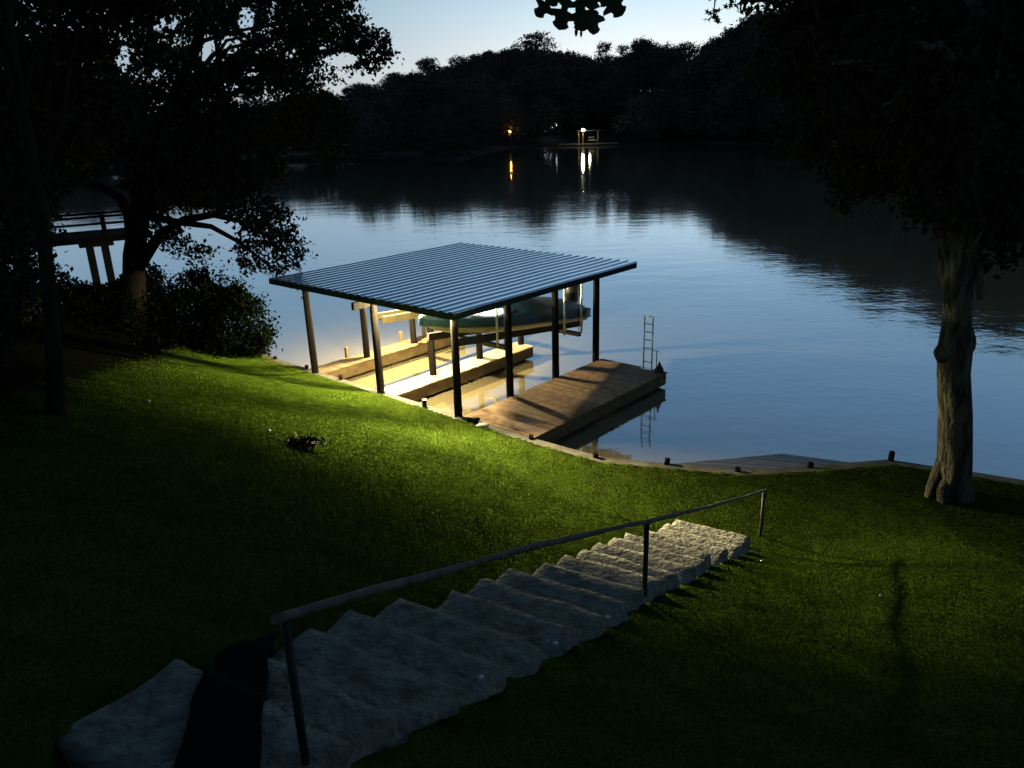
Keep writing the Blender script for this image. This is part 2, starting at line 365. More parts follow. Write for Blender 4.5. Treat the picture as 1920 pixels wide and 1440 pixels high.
# grass: one carpet of blades, finer close by
def make_grass():
    g = np.random.default_rng(3); n = 2600000
    x = g.uniform(-14, 13, n); y = g.uniform(1.2, 26, n)
    r = np.hypot(x, y); hf = np.abs(x) < .78 * y + 2.0; keep = hf & (g.uniform(size=n) < np.clip(1.25 - r / 34, .45, 1)); x = x[keep]; y = y[keep]
    z, d = ground(x, y); t, w = stair_tw(x, y)
    keep = (d > .22) & ~((w > -.10) & (w < 1.20) & (t > .95)); x, y, z, d = x[keep], y[keep], z[keep], d[keep]
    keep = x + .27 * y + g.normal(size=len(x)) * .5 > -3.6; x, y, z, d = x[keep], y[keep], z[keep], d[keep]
    pat = np.array([noise.noise(Vector((a * .9, b * .9, 0))) + .6 * noise.noise(Vector((a * 2.7, b * 2.7, 4))) for a, b in zip(x[::6], y[::6])])
    pat = np.repeat(pat, 6)[:len(x)]; pat = np.pad(pat, (0, len(x) - len(pat)))
    n = len(x); P = np.stack([x, y, z - .008], 1); r = np.hypot(x, y)
    h = g.uniform(.016, .030, n) * (1 + .35 * pat); wd = .003 + .0005 * r
    a = g.uniform(0, 2 * math.pi, n); lean = g.normal(size=(n, 2)) * .5
    sx = np.stack([np.cos(a), np.sin(a), np.zeros(n)], 1) * wd[:, None]
    tip = P + np.stack([lean[:, 0] * h, lean[:, 1] * h, h], 1)
    V = np.stack([P - sx, P + sx, tip], 1).reshape(-1, 3)
    return fast_mesh('grass', V, np.arange(3 * n).reshape(n, 3))
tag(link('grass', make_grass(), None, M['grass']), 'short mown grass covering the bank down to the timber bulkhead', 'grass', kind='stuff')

# far bank: shoreline distance and wooded hill heights by bearing (from photo columns)
def bearing(px): 
    d = ray(px, 240); return math.atan2(d[0], d[1])
_bx = [-900, 0, 300, 480, 640, 700, 850, 900, 960, 1150, 1300, 1500, 1900, 2600, 3600]
_bd = [120, 150, 170, 190, 178, 150, 152, 190, 236, 243, 235, 205, 165, 120, 90]
_tp = [.028, .028, .028, .034, .053, .062, .082, .088, .095, .083, .090, .142, .20, .20, .20]      # skyline height / distance
_rd = [420, 430, 440, 450, 450, 440, 420, 400, 370, 350, 320, 240, 205, 170, 150]               # distance of the skyline trees
_ba = [bearing(min(max(p, -1500), 3400)) if -1500 < p < 3400 else (p - 960) / 1500 for p in _bx]
def far_D(a): return np.interp(a, _ba, _bd)
def far_R(a): return np.interp(a, _ba, _rd)
def far_top(a): return CZ + np.interp(a, _ba, _tp) * far_R(a)
def far_z(a, r):
    d = far_D(a); R = far_R(a); hill = np.maximum(far_top(a) - 21, 2)
    return np.where(r < d, -1.5, .25 + .02 * np.minimum(r - d, 60)) + hill * smoothstep(np.maximum(d + 8, R - 130), R, r)
aa = np.linspace(-1.45, 1.45, 240); tt = np.concatenate([np.linspace(-.01, .2, 30), np.linspace(.22, 1, 30), [1.3, 2, 3.5, 6]])
AA, TT = np.meshgrid(aa, tt); RR = far_D(AA) + TT * (far_R(AA) - far_D(AA)); ZZ = far_z(AA, RR)
ZZ = ZZ + np.sin(AA * 60 + RR * .05) * .25 * (TT > .05)
V = np.stack([np.sin(AA) * RR, np.cos(AA) * RR, ZZ], -1).reshape(-1, 3)
ii, jj = np.meshgrid(np.arange(len(aa) - 1), np.arange(len(tt) - 1)); q = (jj * len(aa) + ii).ravel()
me = fast_mesh('far_bank', V, np.stack([q, q + 1, q + len(aa) + 1, q + len(aa)], 1))
tag(link('far_bank', me, None, M['bank']), kind='structure')

# ------------------------------------------------------------------ boathouse: roof on twelve posts
ZD = .45; ZR = 3.327
bh = thing('boathouse', D(3, 3, 0), 'open boathouse with flat corrugated metal roof on dark posts', 'boathouse')
U0, U1, V0, V1 = -.543, 7.328, -1.025, 6.636
prof = []; v = V0; pitch = (V1 - V0) / 25.0
for k in range(25):
    b = V0 + k * pitch
    prof += [(b, 0), (b + pitch * .42, 0), (b + pitch * .54, .030), (b + pitch * .82, .030), (b + pitch * .94, 0)]
prof.append((V1, 0))
mb = MB(); nseg = 8; vs = []; 
for i in range(nseg + 1):
    u = U0 + (U1 - U0) * i / nseg
    for (vv, z) in prof: vs.append(D(u, vv, ZR - .03 + z + .006 * math.sin(i * 1.7 + vv)))
m_ = len(prof); mb.add(vs, [(i * m_ + k, i * m_ + k + 1, (i + 1) * m_ + k + 1, (i + 1) * m_ + k) for i in range(nseg) for k in range(m_ - 1)])
o = mb.build('roof', M['roof'], bh); so = o.modifiers.new('thickness', 'SOLIDIFY'); so.thickness = .004
mb = MB(); pc = [(v_, ZR - .034 + z_) for v_, z_ in prof if V0 + .03 < v_ < V1 - .03]; vs = []
for u_ in (U0 + .024, U0 + .055):
    for v_, z_ in pc: vs += [D(u_, v_, ZR - .0415), D(u_, v_, z_)]
n_ = len(pc); fs = []
for k in range(n_ - 1):
    a_ = 2 * k; b_ = 2 * n_ + 2 * k
    fs += [(a_, a_ + 2, a_ + 3, a_ + 1), (b_, b_ + 1, b_ + 3, b_ + 2), (a_ + 1, a_ + 3, b_ + 3, b_ + 1), (a_, b_, b_ + 2, a_ + 2)]
mb.add(vs, fs); mb.build('rib_closure', M['fascia'], bh)
def dbox(name, mt, par, *a, bev=.008):
    b = MB(); b.dbox(*a); return bevel(b.build(name, M[mt], par), bev)
ft, fb = ZR - .042, ZR - .200
dbox('fascia', 'fascia', bh, U0 + .02, U0 + .06, V0 + .02, V1 - .061, fb, ft)
dbox('fascia', 'fascia', bh, U1 - .06, U1 - .02, V0 + .02, V1 - .061, fb, ft)
dbox('fascia', 'fascia', bh, U0 + .02, U1 - .02, V1 - .06, V1 - .02, fb, ft)
dbox('fascia', 'fascia', bh, U0 + .061, U1 - .061, V0 + .02, V0 + .06, fb, ft)
for u in np.linspace(.5, 6.8, 8):
    b = MB(); b.dbox(u - .02, u + .02, V0 + .07, V1 - .07, ZR - .17, ZR - .045); b.build('purlin', M['frame'], bh)
for v in (0, 3.051, 6.051):
    b = MB(); b.dbox(U0 + .07, U1 - .07, v - .05, v + .05, ZR - .23, ZR - .175); bevel(b.build('beam', M['frame'], bh))
b = MB(); b.dbox(-.66, -.12, 3.0, 3.1, ZR - .41, ZR - .217); bevel(b.build('bracket_beam', M['post'], bh))
for ri, v in enumerate((0, 3.051, 6.051)):
    for i in range(4):
        u = (0.0 if i else .02) + 1.997 * i
        lx, ly = random.uniform(-.02, .02), random.uniform(-.02, .02)
        b = MB(); b.tube([D(u, v, -1.2), D(u, v, ZD), D(u + lx * .5, v + ly * .5, 1.8), D(u + lx, v + ly, ZR - .235)], [.108, .104, .1, .094], 14, rough=.06, seed=i + ri * 5)
        b.build('post', M['post'], bh)

# ------------------------------------------------------------------ deck and walkways
def planks(name, u0, u1, v0, v1, mt, par, pitch=.145, z=ZD):
    b = MB(); n = int(round((u1 - u0) / pitch)); p = (u1 - u0) / n
    for k in range(n):
        a = u0 + k * p; dz = random.uniform(-.004, .003); e0 = random.uniform(-.012, .012); e1 = random.uniform(-.012, .012)
        b.dbox(a + .004, a + p - .004, v0 + e0, v1 + e1, z - .038 + dz, z + dz)
    return b.build(name, M[mt], par)
def platform(name, label, cat, u0, u1, v0, v1, mt, rim, piles):
    t = thing(name, D((u0 + u1) / 2, (v0 + v1) / 2, 0), label, cat)
    planks('planks', u0, u1, v0, v1, mt, t)
    zt, zb = ZD - .042, ZD - .37
    for a in ((u0 + .03, u1 - .03, v0 + .03, v0 + .075), (u0 + .03, u1 - .03, v1 - .075, v1 - .03), (u1 - .075, u1 - .03, v0 + .08, v1 - .08)):
        dbox('rim_joist', rim, t, *a, zb, zt)
    for (u, v) in piles:
        b = MB(); b.tube([D(u, v, -1.2), D(u, v, ZD - .06)], .09, 12); b.build('pile', M['post'], t)
    return t
platform('deck', 'wide brown plank deck on the right of the boathouse, with the ladder at its corner', 'deck', .12, 6.22, 6.12, 8.42, 'deck', 'rim', [(1.5, 7.0), (3.8, 7.0), (5.6, 8.1), (5.6, 6.6), (2.4, 8.1)])
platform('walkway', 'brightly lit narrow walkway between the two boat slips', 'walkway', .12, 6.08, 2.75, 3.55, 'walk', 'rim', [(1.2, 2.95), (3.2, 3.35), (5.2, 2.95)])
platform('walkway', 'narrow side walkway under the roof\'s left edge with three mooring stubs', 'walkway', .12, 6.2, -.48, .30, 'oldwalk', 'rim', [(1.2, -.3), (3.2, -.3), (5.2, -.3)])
for (px, py), h, lb in (((651, 669), .22, 'square mooring stub on the left walkway nearest the grass bank'), ((752, 640), .24, 'yellow lit mooring stub midway along the left walkway'), ((795, 629), .25, 'mooring stub on the left walkway, farthest from the bank beside the pale post')):
    p = onz(px, py, ZD); b = MB(); b.beam(p + [0, 0, -.04], p + [0, 0, h + .10], .10, .10, up=A); o = b.build('mooring_post', M['lumber'], None, loc=p); bevel(o)
    tag(o, lb, 'mooring post', 'mooring stubs along the left walkway')

# ladder on the far corner of the deck
lp = D(6.12, 7.80, ZD); lad = thing('swim_ladder', lp, 'tall aluminium swim ladder standing raised on the deck corner', 'ladder')
for dv in (-.14, .14):
    b = MB(); b.tube([D(6.12, 7.80 + dv, ZD - .25), D(6.12, 7.80 + dv, ZD + 1.60)], .022, 8); b.build('rail', M['alu'], lad)
for k, z in enumerate((.22, .63, .88, 1.12, 1.36, 1.585)):
    b = MB(); b.tube([D(6.12, 7.66, ZD + z), D(6.12, 7.94, ZD + z)], .017, 8); b.build('rung', M['alu'], lad)
b = MB(); b.dbox(6.02, 6.18, 7.60, 8.0, ZD + .004, ZD + .02); bevel(b.build('bracket', M['alu'], lad), .004)
# corner bundle with rod
cb = thing('corner_bundle', D(6.1, 8.2, ZD), 'dark pointed canvas bundle with a thin rod at the deck corner beside the ladder', 'canvas bundle')
b = MB(); c = D(6.08, 8.22, ZD + .004); n = 10; ring = []
for k in range(n):
    t = 2 * math.pi * k / n; ring.append((math.cos(t), math.sin(t)))
prof_ = [(.15, 0), (.14, .04), (.10, .11), (.06, .18), (.03, .26), (.012, .31)]
vs = [c + (A * ring[k][0] + B * ring[k][1]) * r * (1 + .25 * noise.noise(Vector((ring[k][0] * 2, ring[k][1] * 2, z * 5)))) + np.array([0, 0, z]) for r, z in prof_ for k in range(n)]
b.add(vs, [(i * n + k, i * n + (k + 1) % n, (i + 1) * n + (k + 1) % n, (i + 1) * n + k) for i in range(5) for k in range(n)] + [tuple(range(n))[::-1], tuple(50 + k for k in range(n))], True)
b.build('canvas', M['canvas'], cb)
b = MB(); b.tube([D(6.08, 8.12, ZD + .1), D(6.08, 8.12, ZD + .62)], .014, 7); b.tube([D(6.1, 7.97, ZD + .60), D(6.08, 8.20, ZD + .60)], .010, 6); b.build('rod', M['steel'], cb)

# ------------------------------------------------------------------ lamps under the roof; the eave bars and the cool one are added fill
for LU, LV, LZ, pw, col, rad, lb in ((3.1, .45, 3.125, .62, LAMP_COLOR, .07, 'lit warm lamp under the middle of the boathouse roof, above the left slip'), (-.20, 4.92, 3.148, .19, LAMP_COLOR, .03, 'lit warm bar floodlight under the front eave, nearest the boat\'s bow'), (-.27, 5.66, 3.148, .18, LAMP_COLOR, .03, 'added warm fill bar under the front eave, nearest the front right post'), (.40, 3.78, 3.11, .36, LAMP_COLOR, .06, 'lit warm lamp under the roof between the front middle post and the boat\'s bow'), (1.95, 5.30, 3.10, .012, (.80, .95, 1.0), .04, 'small added cool fill lamp under the roof just above the covered boat')):
    lm = thing('ceiling_or_fill_lamp', D(LU, LV, LZ + .16), lb, 'lamp')
    b = MB(); b.dbox(LU - .10, LU + .10, LV - .06, LV + .06, LZ + .09, LZ + .15); bevel(b.build('housing', M['housing'], lm))
    b = MB(); b.ball(D(LU, LV, LZ + .065), (.045, .045, .03), 12, 8) if LU > 0 else b.beam(D(LU, LV, LZ + .06) - (A * .85 + B * .52) * .24, D(LU, LV, LZ + .06) + (A * .85 + B * .52) * .24, .04, .03); b.build('bulb', M['bulb'], lm)
    fl = LU < 0; ld = bpy.data.lights.new('dock_or_fill_light', 'AREA' if fl else 'POINT'); ld.energy = LAMP_POWER * pw; ld.color = col
    if not fl: ld.shadow_soft_size = rad
    lo = bpy.data.objects.new('dock_or_fill_light', ld); COL.objects.link(lo); lo.location = Vector(D(LU, LV, LZ - max(rad - .03, 0)))
    if fl:
        ld.shape = 'RECTANGLE'; ld.size = .50; ld.size_y = .035; ld.spread = math.radians(125)
        aim = -A * .52 + B * .85 + np.array([0, 0, .0]); lo.rotation_euler = Vector(aim).to_track_quat('-Z', 'Y').to_euler()

# ------------------------------------------------------------------ boat on its lift, bow up
BV = 4.80; TILT = -.115
def BT(u, v, z): return D(u, BV + v, 1.86 + TILT * (u - 3.3) + z)     # boat frame: z = 0 at the keel amidships
boat = thing('motorboat', D(3.3, BV, 1.6), 'covered motorboat with cream hull hanging on the lift under the roof', 'boat')
def loft(sections, closed_ends=True):
    b = MB(); m = len(sections[0]); vs = [p for s in sections for p in s]
    fs = [(i * m + k, i * m + k + 1, (i + 1) * m + k + 1, (i + 1) * m + k) for i in range(len(sections) - 1) for k in range(m - 1)]
    if closed_ends: fs += [tuple(range(m))[::-1], tuple((len(sections) - 1) * m + k for k in range(m))]
    b.add(vs, fs, True); return b
st = [(.15, .04, .44, .58), (.5, .32, .24, .58), (1.0, .58, .10, .56), (1.7, .82, .03, .53), (2.7, .95, .0, .50), (4.0, .98, .0, .47), (5.2, .98, .0, .46), (6.15, .95, .0, .46)]   # u, half beam, keel z, gunwale z
sec = []
for (u, hb, kz, gz) in st:
    L = [(-hb, gz), (-hb * .97, kz + (gz - kz) * .55), (-hb * .82, kz + (gz - kz) * .16), (-hb * .3, kz + .05 * hb), (0, kz), (hb * .3, kz + .05 * hb), (hb * .82, kz + (gz - kz) * .16), (hb * .97, kz + (gz - kz) * .55), (hb, gz)]
    sec.append([BT(u, v, z) for v, z in L])
b = loft(sec); o = b.build('hull', M['hull'], boat)
b = MB()
for s in (-1, 1): b.tube([BT(u, s * (hb * .99 + .012), gz - .24) for (u, hb, kz, gz) in st[1:]], .02, 6)
b.build('spray_strake', M['hull'], o)
cv = [(.05, .10, .58, .64), (.5, .40, .58, .68), (1.0, .66, .56, .72), (1.7, .88, .53, .77), (2.3, .98, .51, .82), (2.9, 1.0, .50, .88), (3.5, 1.02, .49, .92), (4.0, 1.02, .48, .90), (4.8, 1.02, .47, .80), (5.6, 1.02, .46, .72), (6.22, 1.0, .46, .62)]
sec = []
for i, (u, hb, gz, tz) in enumerate(cv):
    row = [(-1.0, gz - .20), (-1.02, gz + .0), (-.86, gz + (tz - gz) * .35), (-.5, gz + (tz - gz) * .84), (0, tz), (.5, gz + (tz - gz) * .84), (.86, gz + (tz - gz) * .35), (1.02, gz + .0), (1.0, gz - .20)]
    sec.append([BT(u, a * hb * 1.02, z + .025 * noise.noise(Vector((u * 2.1, a * 3, 1)))) for a, z in row])
b = loft(sec); o = b.build('cover', M['cover'], boat)
sd_ = o.modifiers.new('smooth', 'SUBSURF'); sd_.levels = 2; sd_.render_levels = 2
# white panel painting the cover's bright sheen, near side from bow to hump
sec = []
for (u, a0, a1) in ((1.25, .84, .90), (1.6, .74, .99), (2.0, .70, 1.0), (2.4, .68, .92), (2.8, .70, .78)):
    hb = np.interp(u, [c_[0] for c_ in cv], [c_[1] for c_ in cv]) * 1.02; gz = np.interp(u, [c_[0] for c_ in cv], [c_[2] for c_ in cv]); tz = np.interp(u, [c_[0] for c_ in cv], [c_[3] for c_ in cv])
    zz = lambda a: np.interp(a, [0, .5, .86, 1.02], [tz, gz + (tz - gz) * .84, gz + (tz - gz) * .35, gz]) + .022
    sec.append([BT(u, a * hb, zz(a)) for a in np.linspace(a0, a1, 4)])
b = loft(sec, False); o2 = b.build('sheen_panel', M['coversheen'], o); so = o2.modifiers.new('thickness', 'SOLIDIFY'); so.thickness = .012
b = MB()
fr = [BT(5.1, -.5, .7), BT(4.95, -.45, 1.02), BT(4.95, .45, 1.02), BT(5.1, .5, .7)]
b.tube(fr, .018, 7); b.build('windshield_frame', M['alu'], boat)
mo = MB()
sec = []
for (z, du0, du1, hv) in ((.50, .02, .38, .13), (.70, -.02, .44, .17), (.95, -.03, .46, .18), (1.12, .02, .42, .16), (1.20, .12, .34, .10)):
    sec.append([BT(6.30 + du0, -hv * .7, z), BT(6.30 + du0, hv * .7, z), BT(6.30 + (du0 + du1) / 2, hv, z), BT(6.30 + du1, hv * .6, z), BT(6.30 + du1, -hv * .6, z), BT(6.30 + (du0 + du1) / 2, -hv, z), BT(6.30 + du0, -hv * .7, z)])
mot = loft(sec).build('outboard_motor', M['black'], boat)
b = MB(); b.tube([BT(6.5, 0, .6), BT(6.56, 0, .1), BT(6.62, 0, -.28)], [.11, .075, .05], 8); b.tube([BT(6.40, 0, -.20), BT(6.78, 0, -.20)], [.05, .03], 8); b.build('lower_unit', M['black'], mot)
# lift under the boat
lift = thing('boat_lift', D(3.3, BV, 1.6), 'dark steel boat lift carrying the covered motorboat', 'boat lift')
for dv in (-.5, .5):
    b = MB(); b.beam(BT(.75, dv, -.075), BT(6.3, dv, -.075), .09, .20); bevel(b.build('bunk', M['frame'], lift))
for u in (2.0, 5.3):
    b = MB(); b.beam(BT(u, -1.18, -.24), BT(u, 1.16, -.24), .12, .12); bevel(b.build('cross_arm', M['steel'], lift))
    for dv in (-1.12, 1.10):
        e = BT(u, dv, -.18); b = MB(); b.tube([e, np.array([e[0], e[1], ZR - .2])], .008, 6); b.build('cable', M['steel'], lift)
for (u, dv) in ((1.86, .98), (4.62, 1.10), (5.45, 1.10), (1.86, -1.10)):
    e = BT(u, dv, -.20); b = MB(); b.tube([e, np.array([e[0], e[1], 3.02])], .033, 10); b.build('guide_post', M['white'], lift)
# empty lift in the other slip
l2 = thing('boat_lift', D(3.3, 1.3, 1.5), 'empty boat lift with pale lumber bunks in the left slip', 'boat lift')
for (v, za, zb) in ((.42, 1.80, 1.62), (.98, 1.80, 1.62)):
    b = MB(); b.beam(D(1.95, v, za), D(5.6, v, zb - .08), .06, .23); bevel(b.build('bunk', M['lumber'], l2))
for u in (3.7, 5.4):
    b = MB(); b.beam(D(u, .25, 1.47), D(u, 2.45, 1.47), .10, .10); bevel(b.build('cross_arm', M['steel'], l2))
    for v in (.28, 2.42):
        b = MB(); b.tube([D(u, v, 1.5), D(u, v, ZR - .2)], .008, 6); b.build('cable', M['steel'], l2)
for (u, v) in ((2.2, .20), (4.05, .55)):
    b = MB(); b.tube([D(u, v, 1.45), D(u, v, 3.0)], .03 if u < 3 else .045, 10); b.build('guide_post', M['white'], l2)

# ------------------------------------------------------------------ timber bulkhead with its stub piles
bk = thing('bulkhead', D(0, 3, 0), 'timber bulkhead wall with a flat cap board along the lawn\'s edge', 'bulkhead')
bp_ = [p for p in SHORE if -10.6 < p[0] < 20]
mbw = MB()
for i, (a, b2) in enumerate(zip(bp_[:-1], bp_[1:])):
    a3 = np.array([a[0], a[1], 0]); b3 = np.array([b2[0], b2[1], 0]); d = (b3 - a3) / np.linalg.norm(b3 - a3)
    mc = MB(); mc.beam(a3 + [0, 0, ZD - .03 + .004 * (i % 2)] , b3 + [0, 0, ZD - .03 + .004 * (i % 2)] + d * .05, .26, .055); bevel(mc.build('cap_board', M['cap'], bk))
    nrm = np.array([-d[1], d[0], 0]) * (1 if d[0] > 0 else -1)
    mbw.beam(a3 + nrm * .05 + [0, 0, -.4], b3 + nrm * .05 + [0, 0, -.4], .06, 1.6 - .002 * (i % 2))
mbw.build('wall', M['cap'], bk)
stubs = [((517, 673), 'stub pile on the bulkhead beside the dark bank shrub'), ((575, 691), 'stub pile just left of the boathouse\'s left front post'), ((640, 711), 'leaning stub pile in front of the left boat slip'), ((718, 737), 'pale topped stub pile at the foot of the middle front post'), ((796, 762), 'pale topped stub pile in front of the right boat slip'), ((893, 793), 'stub pile beside the small white fender on the bulkhead'), ((996, 822), 'stub pile at the near corner of the brown deck'), ((1117, 857), 'stub pile on the bulkhead just right of the brown deck'), ((1250, 870), 'stub pile at the left end of the low wet landing'), ((1383, 883), 'stub pile in front of the middle of the low wet landing'), ((1518, 876), 'stub pile at the right end of the low wet landing'), ((1670, 863), 'tall stub pile on the bulkhead corner left of the large lakeside trunk')]
for i, ((px, py), lb) in enumerate(stubs):
    p = onz(px, py, ZD); h = .075 + .05 * (i % 3) / 2 + (.08 if i in (4, 11) else 0); b = MB(); lean = np.array([random.uniform(-.03, .03), random.uniform(-.03, .03), 0])
    b.tube([p + [0, 0, -.4], p, p + lean + [0, 0, h]], [.062, .062, .058], 12, rough=.1, seed=i); o = b.build('stub_pile', M['post'], None, loc=p)
    tag(o, lb, 'pile', 'stub piles along the bulkhead')
    if i in (3, 4):
        c2 = MB(); c2.tube([p + lean + [0, 0, h + .002], p + lean + [0, 0, h + .02]], .064, 12); c2.build('pale_top', M['white'], o)  # thin pale disc on top of the pile
# low wet landing in the bulkhead's corner
q = [onz(*p, .10) for p in ((1236, 872), (1468, 850), (1620, 870), (1500, 884))]
ld2 = thing('landing', np.mean(q, 0), 'low weathered plank landing lying nearly at water level beyond the bulkhead', 'landing')
b = MB(); npk = 12
for k in range(npk):
    f0, f1 = k / npk + .004, (k + 1) / npk - .004; L = lambda i, j, f: q[i] + (q[j] - q[i]) * f
    c4 = [L(0, 1, f0), L(3, 2, f0), L(3, 2, f1), L(0, 1, f1)]; dz = random.uniform(-.006, .006)
    b.hexa([c + [0, 0, -.05 + dz] for c in c4] + [c + [0, 0, dz] for c in c4])
M['wetwood'] = mat('wet_grey_boards', (.10, .095, .085), (.06, .058, .055), .35, 4, island=.3, spec=.5)
b.build('planks', M['wetwood'], ld2)
# dark mat and white fender at the near end of the deck
p = onz(866, 790, ZD + .03); b = MB(); c = onz(868, 787, ZD + .02); b.ball(c, (.42, .13, .06), 14, 6, wob=.3); o = b.build('rubber_mat', M['canvas'], None, loc=c); tag(o, 'dark crumpled rubber mat on the bulkhead by the front right post', 'mat')
c = onz(905, 798, ZD + .07); b = MB(); b.ball(c, (.16, .08, .06), 12, 8); b.build; o = b.build('fender', M['white'], None, loc=c); tag(o, 'small white boat fender lying on the bulkhead at the deck\'s near edge', 'fender')

# ------------------------------------------------------------------ stone steps and handrail
sts = thing('stone_steps', stair(6, .55), 'long straight flight of rough stone slab steps down the lawn', 'steps')
def slab(i, t0, run, w0, w1):
    g = np.random.default_rng(100 + i); nt_, nw, nz = 8, 16, 4; b = bmesh.new()
    z1 = SLOPE * t0 + .205 + g.uniform(-.012, .012); th = .27; L = run + .12
    idx = {}
    for a in range(nt_ + 1):
        for c in range(nw + 1):
            for e in range(nz + 1):
                if a in (0, nt_) or c in (0, nw) or e in (0, nz):
                    t = t0 + L * a / nt_; w = w0 + (w1 - w0) * c / nw; z = z1 - th + th * e / nz
                    nx_ = noise.noise(Vector((t * 3, w * 3, z * 4 + i))); ny_ = noise.noise(Vector((t * 3 + 9, w * 2.4, i * 1.7))); n3 = noise.noise(Vector((t * 7, w * 7, i * 3.1)))
                    if e == nz: z += .009 * n3 + .006 * ny_
                    if a == 0: t += .06 * ny_ + .025 * n3
                    if c in (0, nw): w += .07 * nx_ + .02 * n3
                    edge = (e == nz) + (a == 0) + (c in (0, nw))
                    if edge >= 2: z -= .014 if e == nz else 0; t += .018 * (a == 0); w += (.02 if c == 0 else -.02) * (c in (0, nw))
                    p = SB + SE * t + SL * w + np.array([0, 0, z]); idx[a, c, e] = b.verts.new(Vector(p - world_loc(sts)))
    def quad(k): b.faces.new([idx[x] for x in k])
    for a in range(nt_):
        for c in range(nw):
            quad([(a, c, nz), (a + 1, c, nz), (a + 1, c + 1, nz), (a, c + 1, nz)]); quad([(a, c, 0), (a, c + 1, 0), (a + 1, c + 1, 0), (a + 1, c, 0)])
        for e in range(nz):
            for c in (0, nw): quad([(a, c, e), (a + 1, c, e), (a + 1, c, e + 1), (a, c, e + 1)])
    for c in range(nw):
        for e in range(nz):
            for a in (0, nt_): quad([(a, c, e), (a, c + 1, e), (a, c + 1, e + 1), (a, c, e + 1)])
    bmesh.ops.recalc_face_normals(b, faces=b.faces)
    me = bpy.data.meshes.new('step'); b.to_mesh(me); b.free(); me.polygons.foreach_set('use_smooth', [True] * len(me.polygons)); me.update()
    return link('step', me, sts, M['stone'])
t = 1.0; i = 0; g_ = np.random.default_rng(5)
slabs = []
while t < 10.4:
    run = g_.uniform(.42, .62); slabs.append((t, SLOPE * t + .205)); slab(i, t, run, -.10 + g_.uniform(-.05, .05), 1.18 + g_.uniform(-.07, .07)); t += run; i += 1

hr = thing('handrail', stair(5, -.1), 'worn timber handrail on dark posts down the right side of the stone steps', 'handrail')
RH = .95
rp = [(0.0, -.02), (5.79, 0.02), (10.37, -.02)]
def gz(p): return np.array([p[0], p[1], float(ground(p[0], p[1])[0])])
posts = []
for (base, top) in (((1425, 1012), (1428, 922)), ((1208, 1130), (1211, 978)), ((580, 1475), (536, 1158))):
    zb = {1425: .43, 1208: 2.67, 580: 4.50}[base[0]]; p = onz(*base, zb); posts.append(p)
    b = MB(); b.tube([p + [0, 0, -.35], p + [0, 0, RH - .03]], .027 if base[0] != 580 else .020, 10); b.build('post', M['railpost'], hr)
tops = [p + np.array([0, 0, RH]) for p in posts]
d0 = (tops[0] - tops[1]); d0 /= np.linalg.norm(d0); d2 = tops[2] - tops[1]; d2 /= np.linalg.norm(d2)
pts = [tops[0] + d0 * .12, tops[0]]
for k in range(1, 8): pts.append(tops[0] + (tops[1] - tops[0]) * k / 8 + np.array([0, 0, -.02 * math.sin(math.pi * k / 8) + .006 * math.sin(k * 2.3)]))
pts.append(tops[1])
for k in range(1, 8): pts.append(tops[1] + (tops[2] - tops[1]) * k / 8 + np.array([0, 0, .035 * math.sin(math.pi * k / 8) + .006 * math.sin(k * 1.9)]))
pts += [tops[2], tops[2] + d2 * .06]
b = MB(); b.tube(pts, [.023 + .003 * math.sin(i * 1.7) for i in range(len(pts))], 10, rough=.12); b.build('rail', M['rail'], hr)

# ------------------------------------------------------------------ dark sheet laid over the top steps to stand in for shadow
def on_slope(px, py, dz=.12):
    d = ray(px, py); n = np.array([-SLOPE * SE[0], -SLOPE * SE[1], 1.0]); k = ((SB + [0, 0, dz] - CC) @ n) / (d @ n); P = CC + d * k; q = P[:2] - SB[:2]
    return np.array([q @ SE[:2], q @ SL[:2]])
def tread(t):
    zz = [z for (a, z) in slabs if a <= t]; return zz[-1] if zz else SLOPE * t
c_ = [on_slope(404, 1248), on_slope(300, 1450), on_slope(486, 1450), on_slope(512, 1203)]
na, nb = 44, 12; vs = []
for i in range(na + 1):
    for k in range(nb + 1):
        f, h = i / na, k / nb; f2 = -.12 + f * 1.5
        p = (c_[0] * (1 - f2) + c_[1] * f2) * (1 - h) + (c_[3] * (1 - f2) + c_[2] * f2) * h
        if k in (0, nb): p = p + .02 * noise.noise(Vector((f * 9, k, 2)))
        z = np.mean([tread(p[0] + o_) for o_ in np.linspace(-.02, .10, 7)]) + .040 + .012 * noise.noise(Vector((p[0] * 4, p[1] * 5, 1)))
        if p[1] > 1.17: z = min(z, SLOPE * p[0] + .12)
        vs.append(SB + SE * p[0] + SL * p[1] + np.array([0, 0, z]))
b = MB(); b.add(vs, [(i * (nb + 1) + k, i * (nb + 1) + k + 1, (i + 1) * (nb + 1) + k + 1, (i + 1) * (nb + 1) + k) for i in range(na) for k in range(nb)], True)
M['shadow_strip'] = mat('black_shadow_sheet', (.006, .006, .006), (.003, .003, .003), .95, 20, spec=.05)
o = b.build('shadow_sheet', M['shadow_strip'], None, loc=vs[len(vs) // 2]); so = o.modifiers.new('thickness', 'SOLIDIFY'); so.thickness = .006
tag(o, 'dark strip standing in for a shadow across the nearest stone steps below the first rail post', 'shadow_strip')

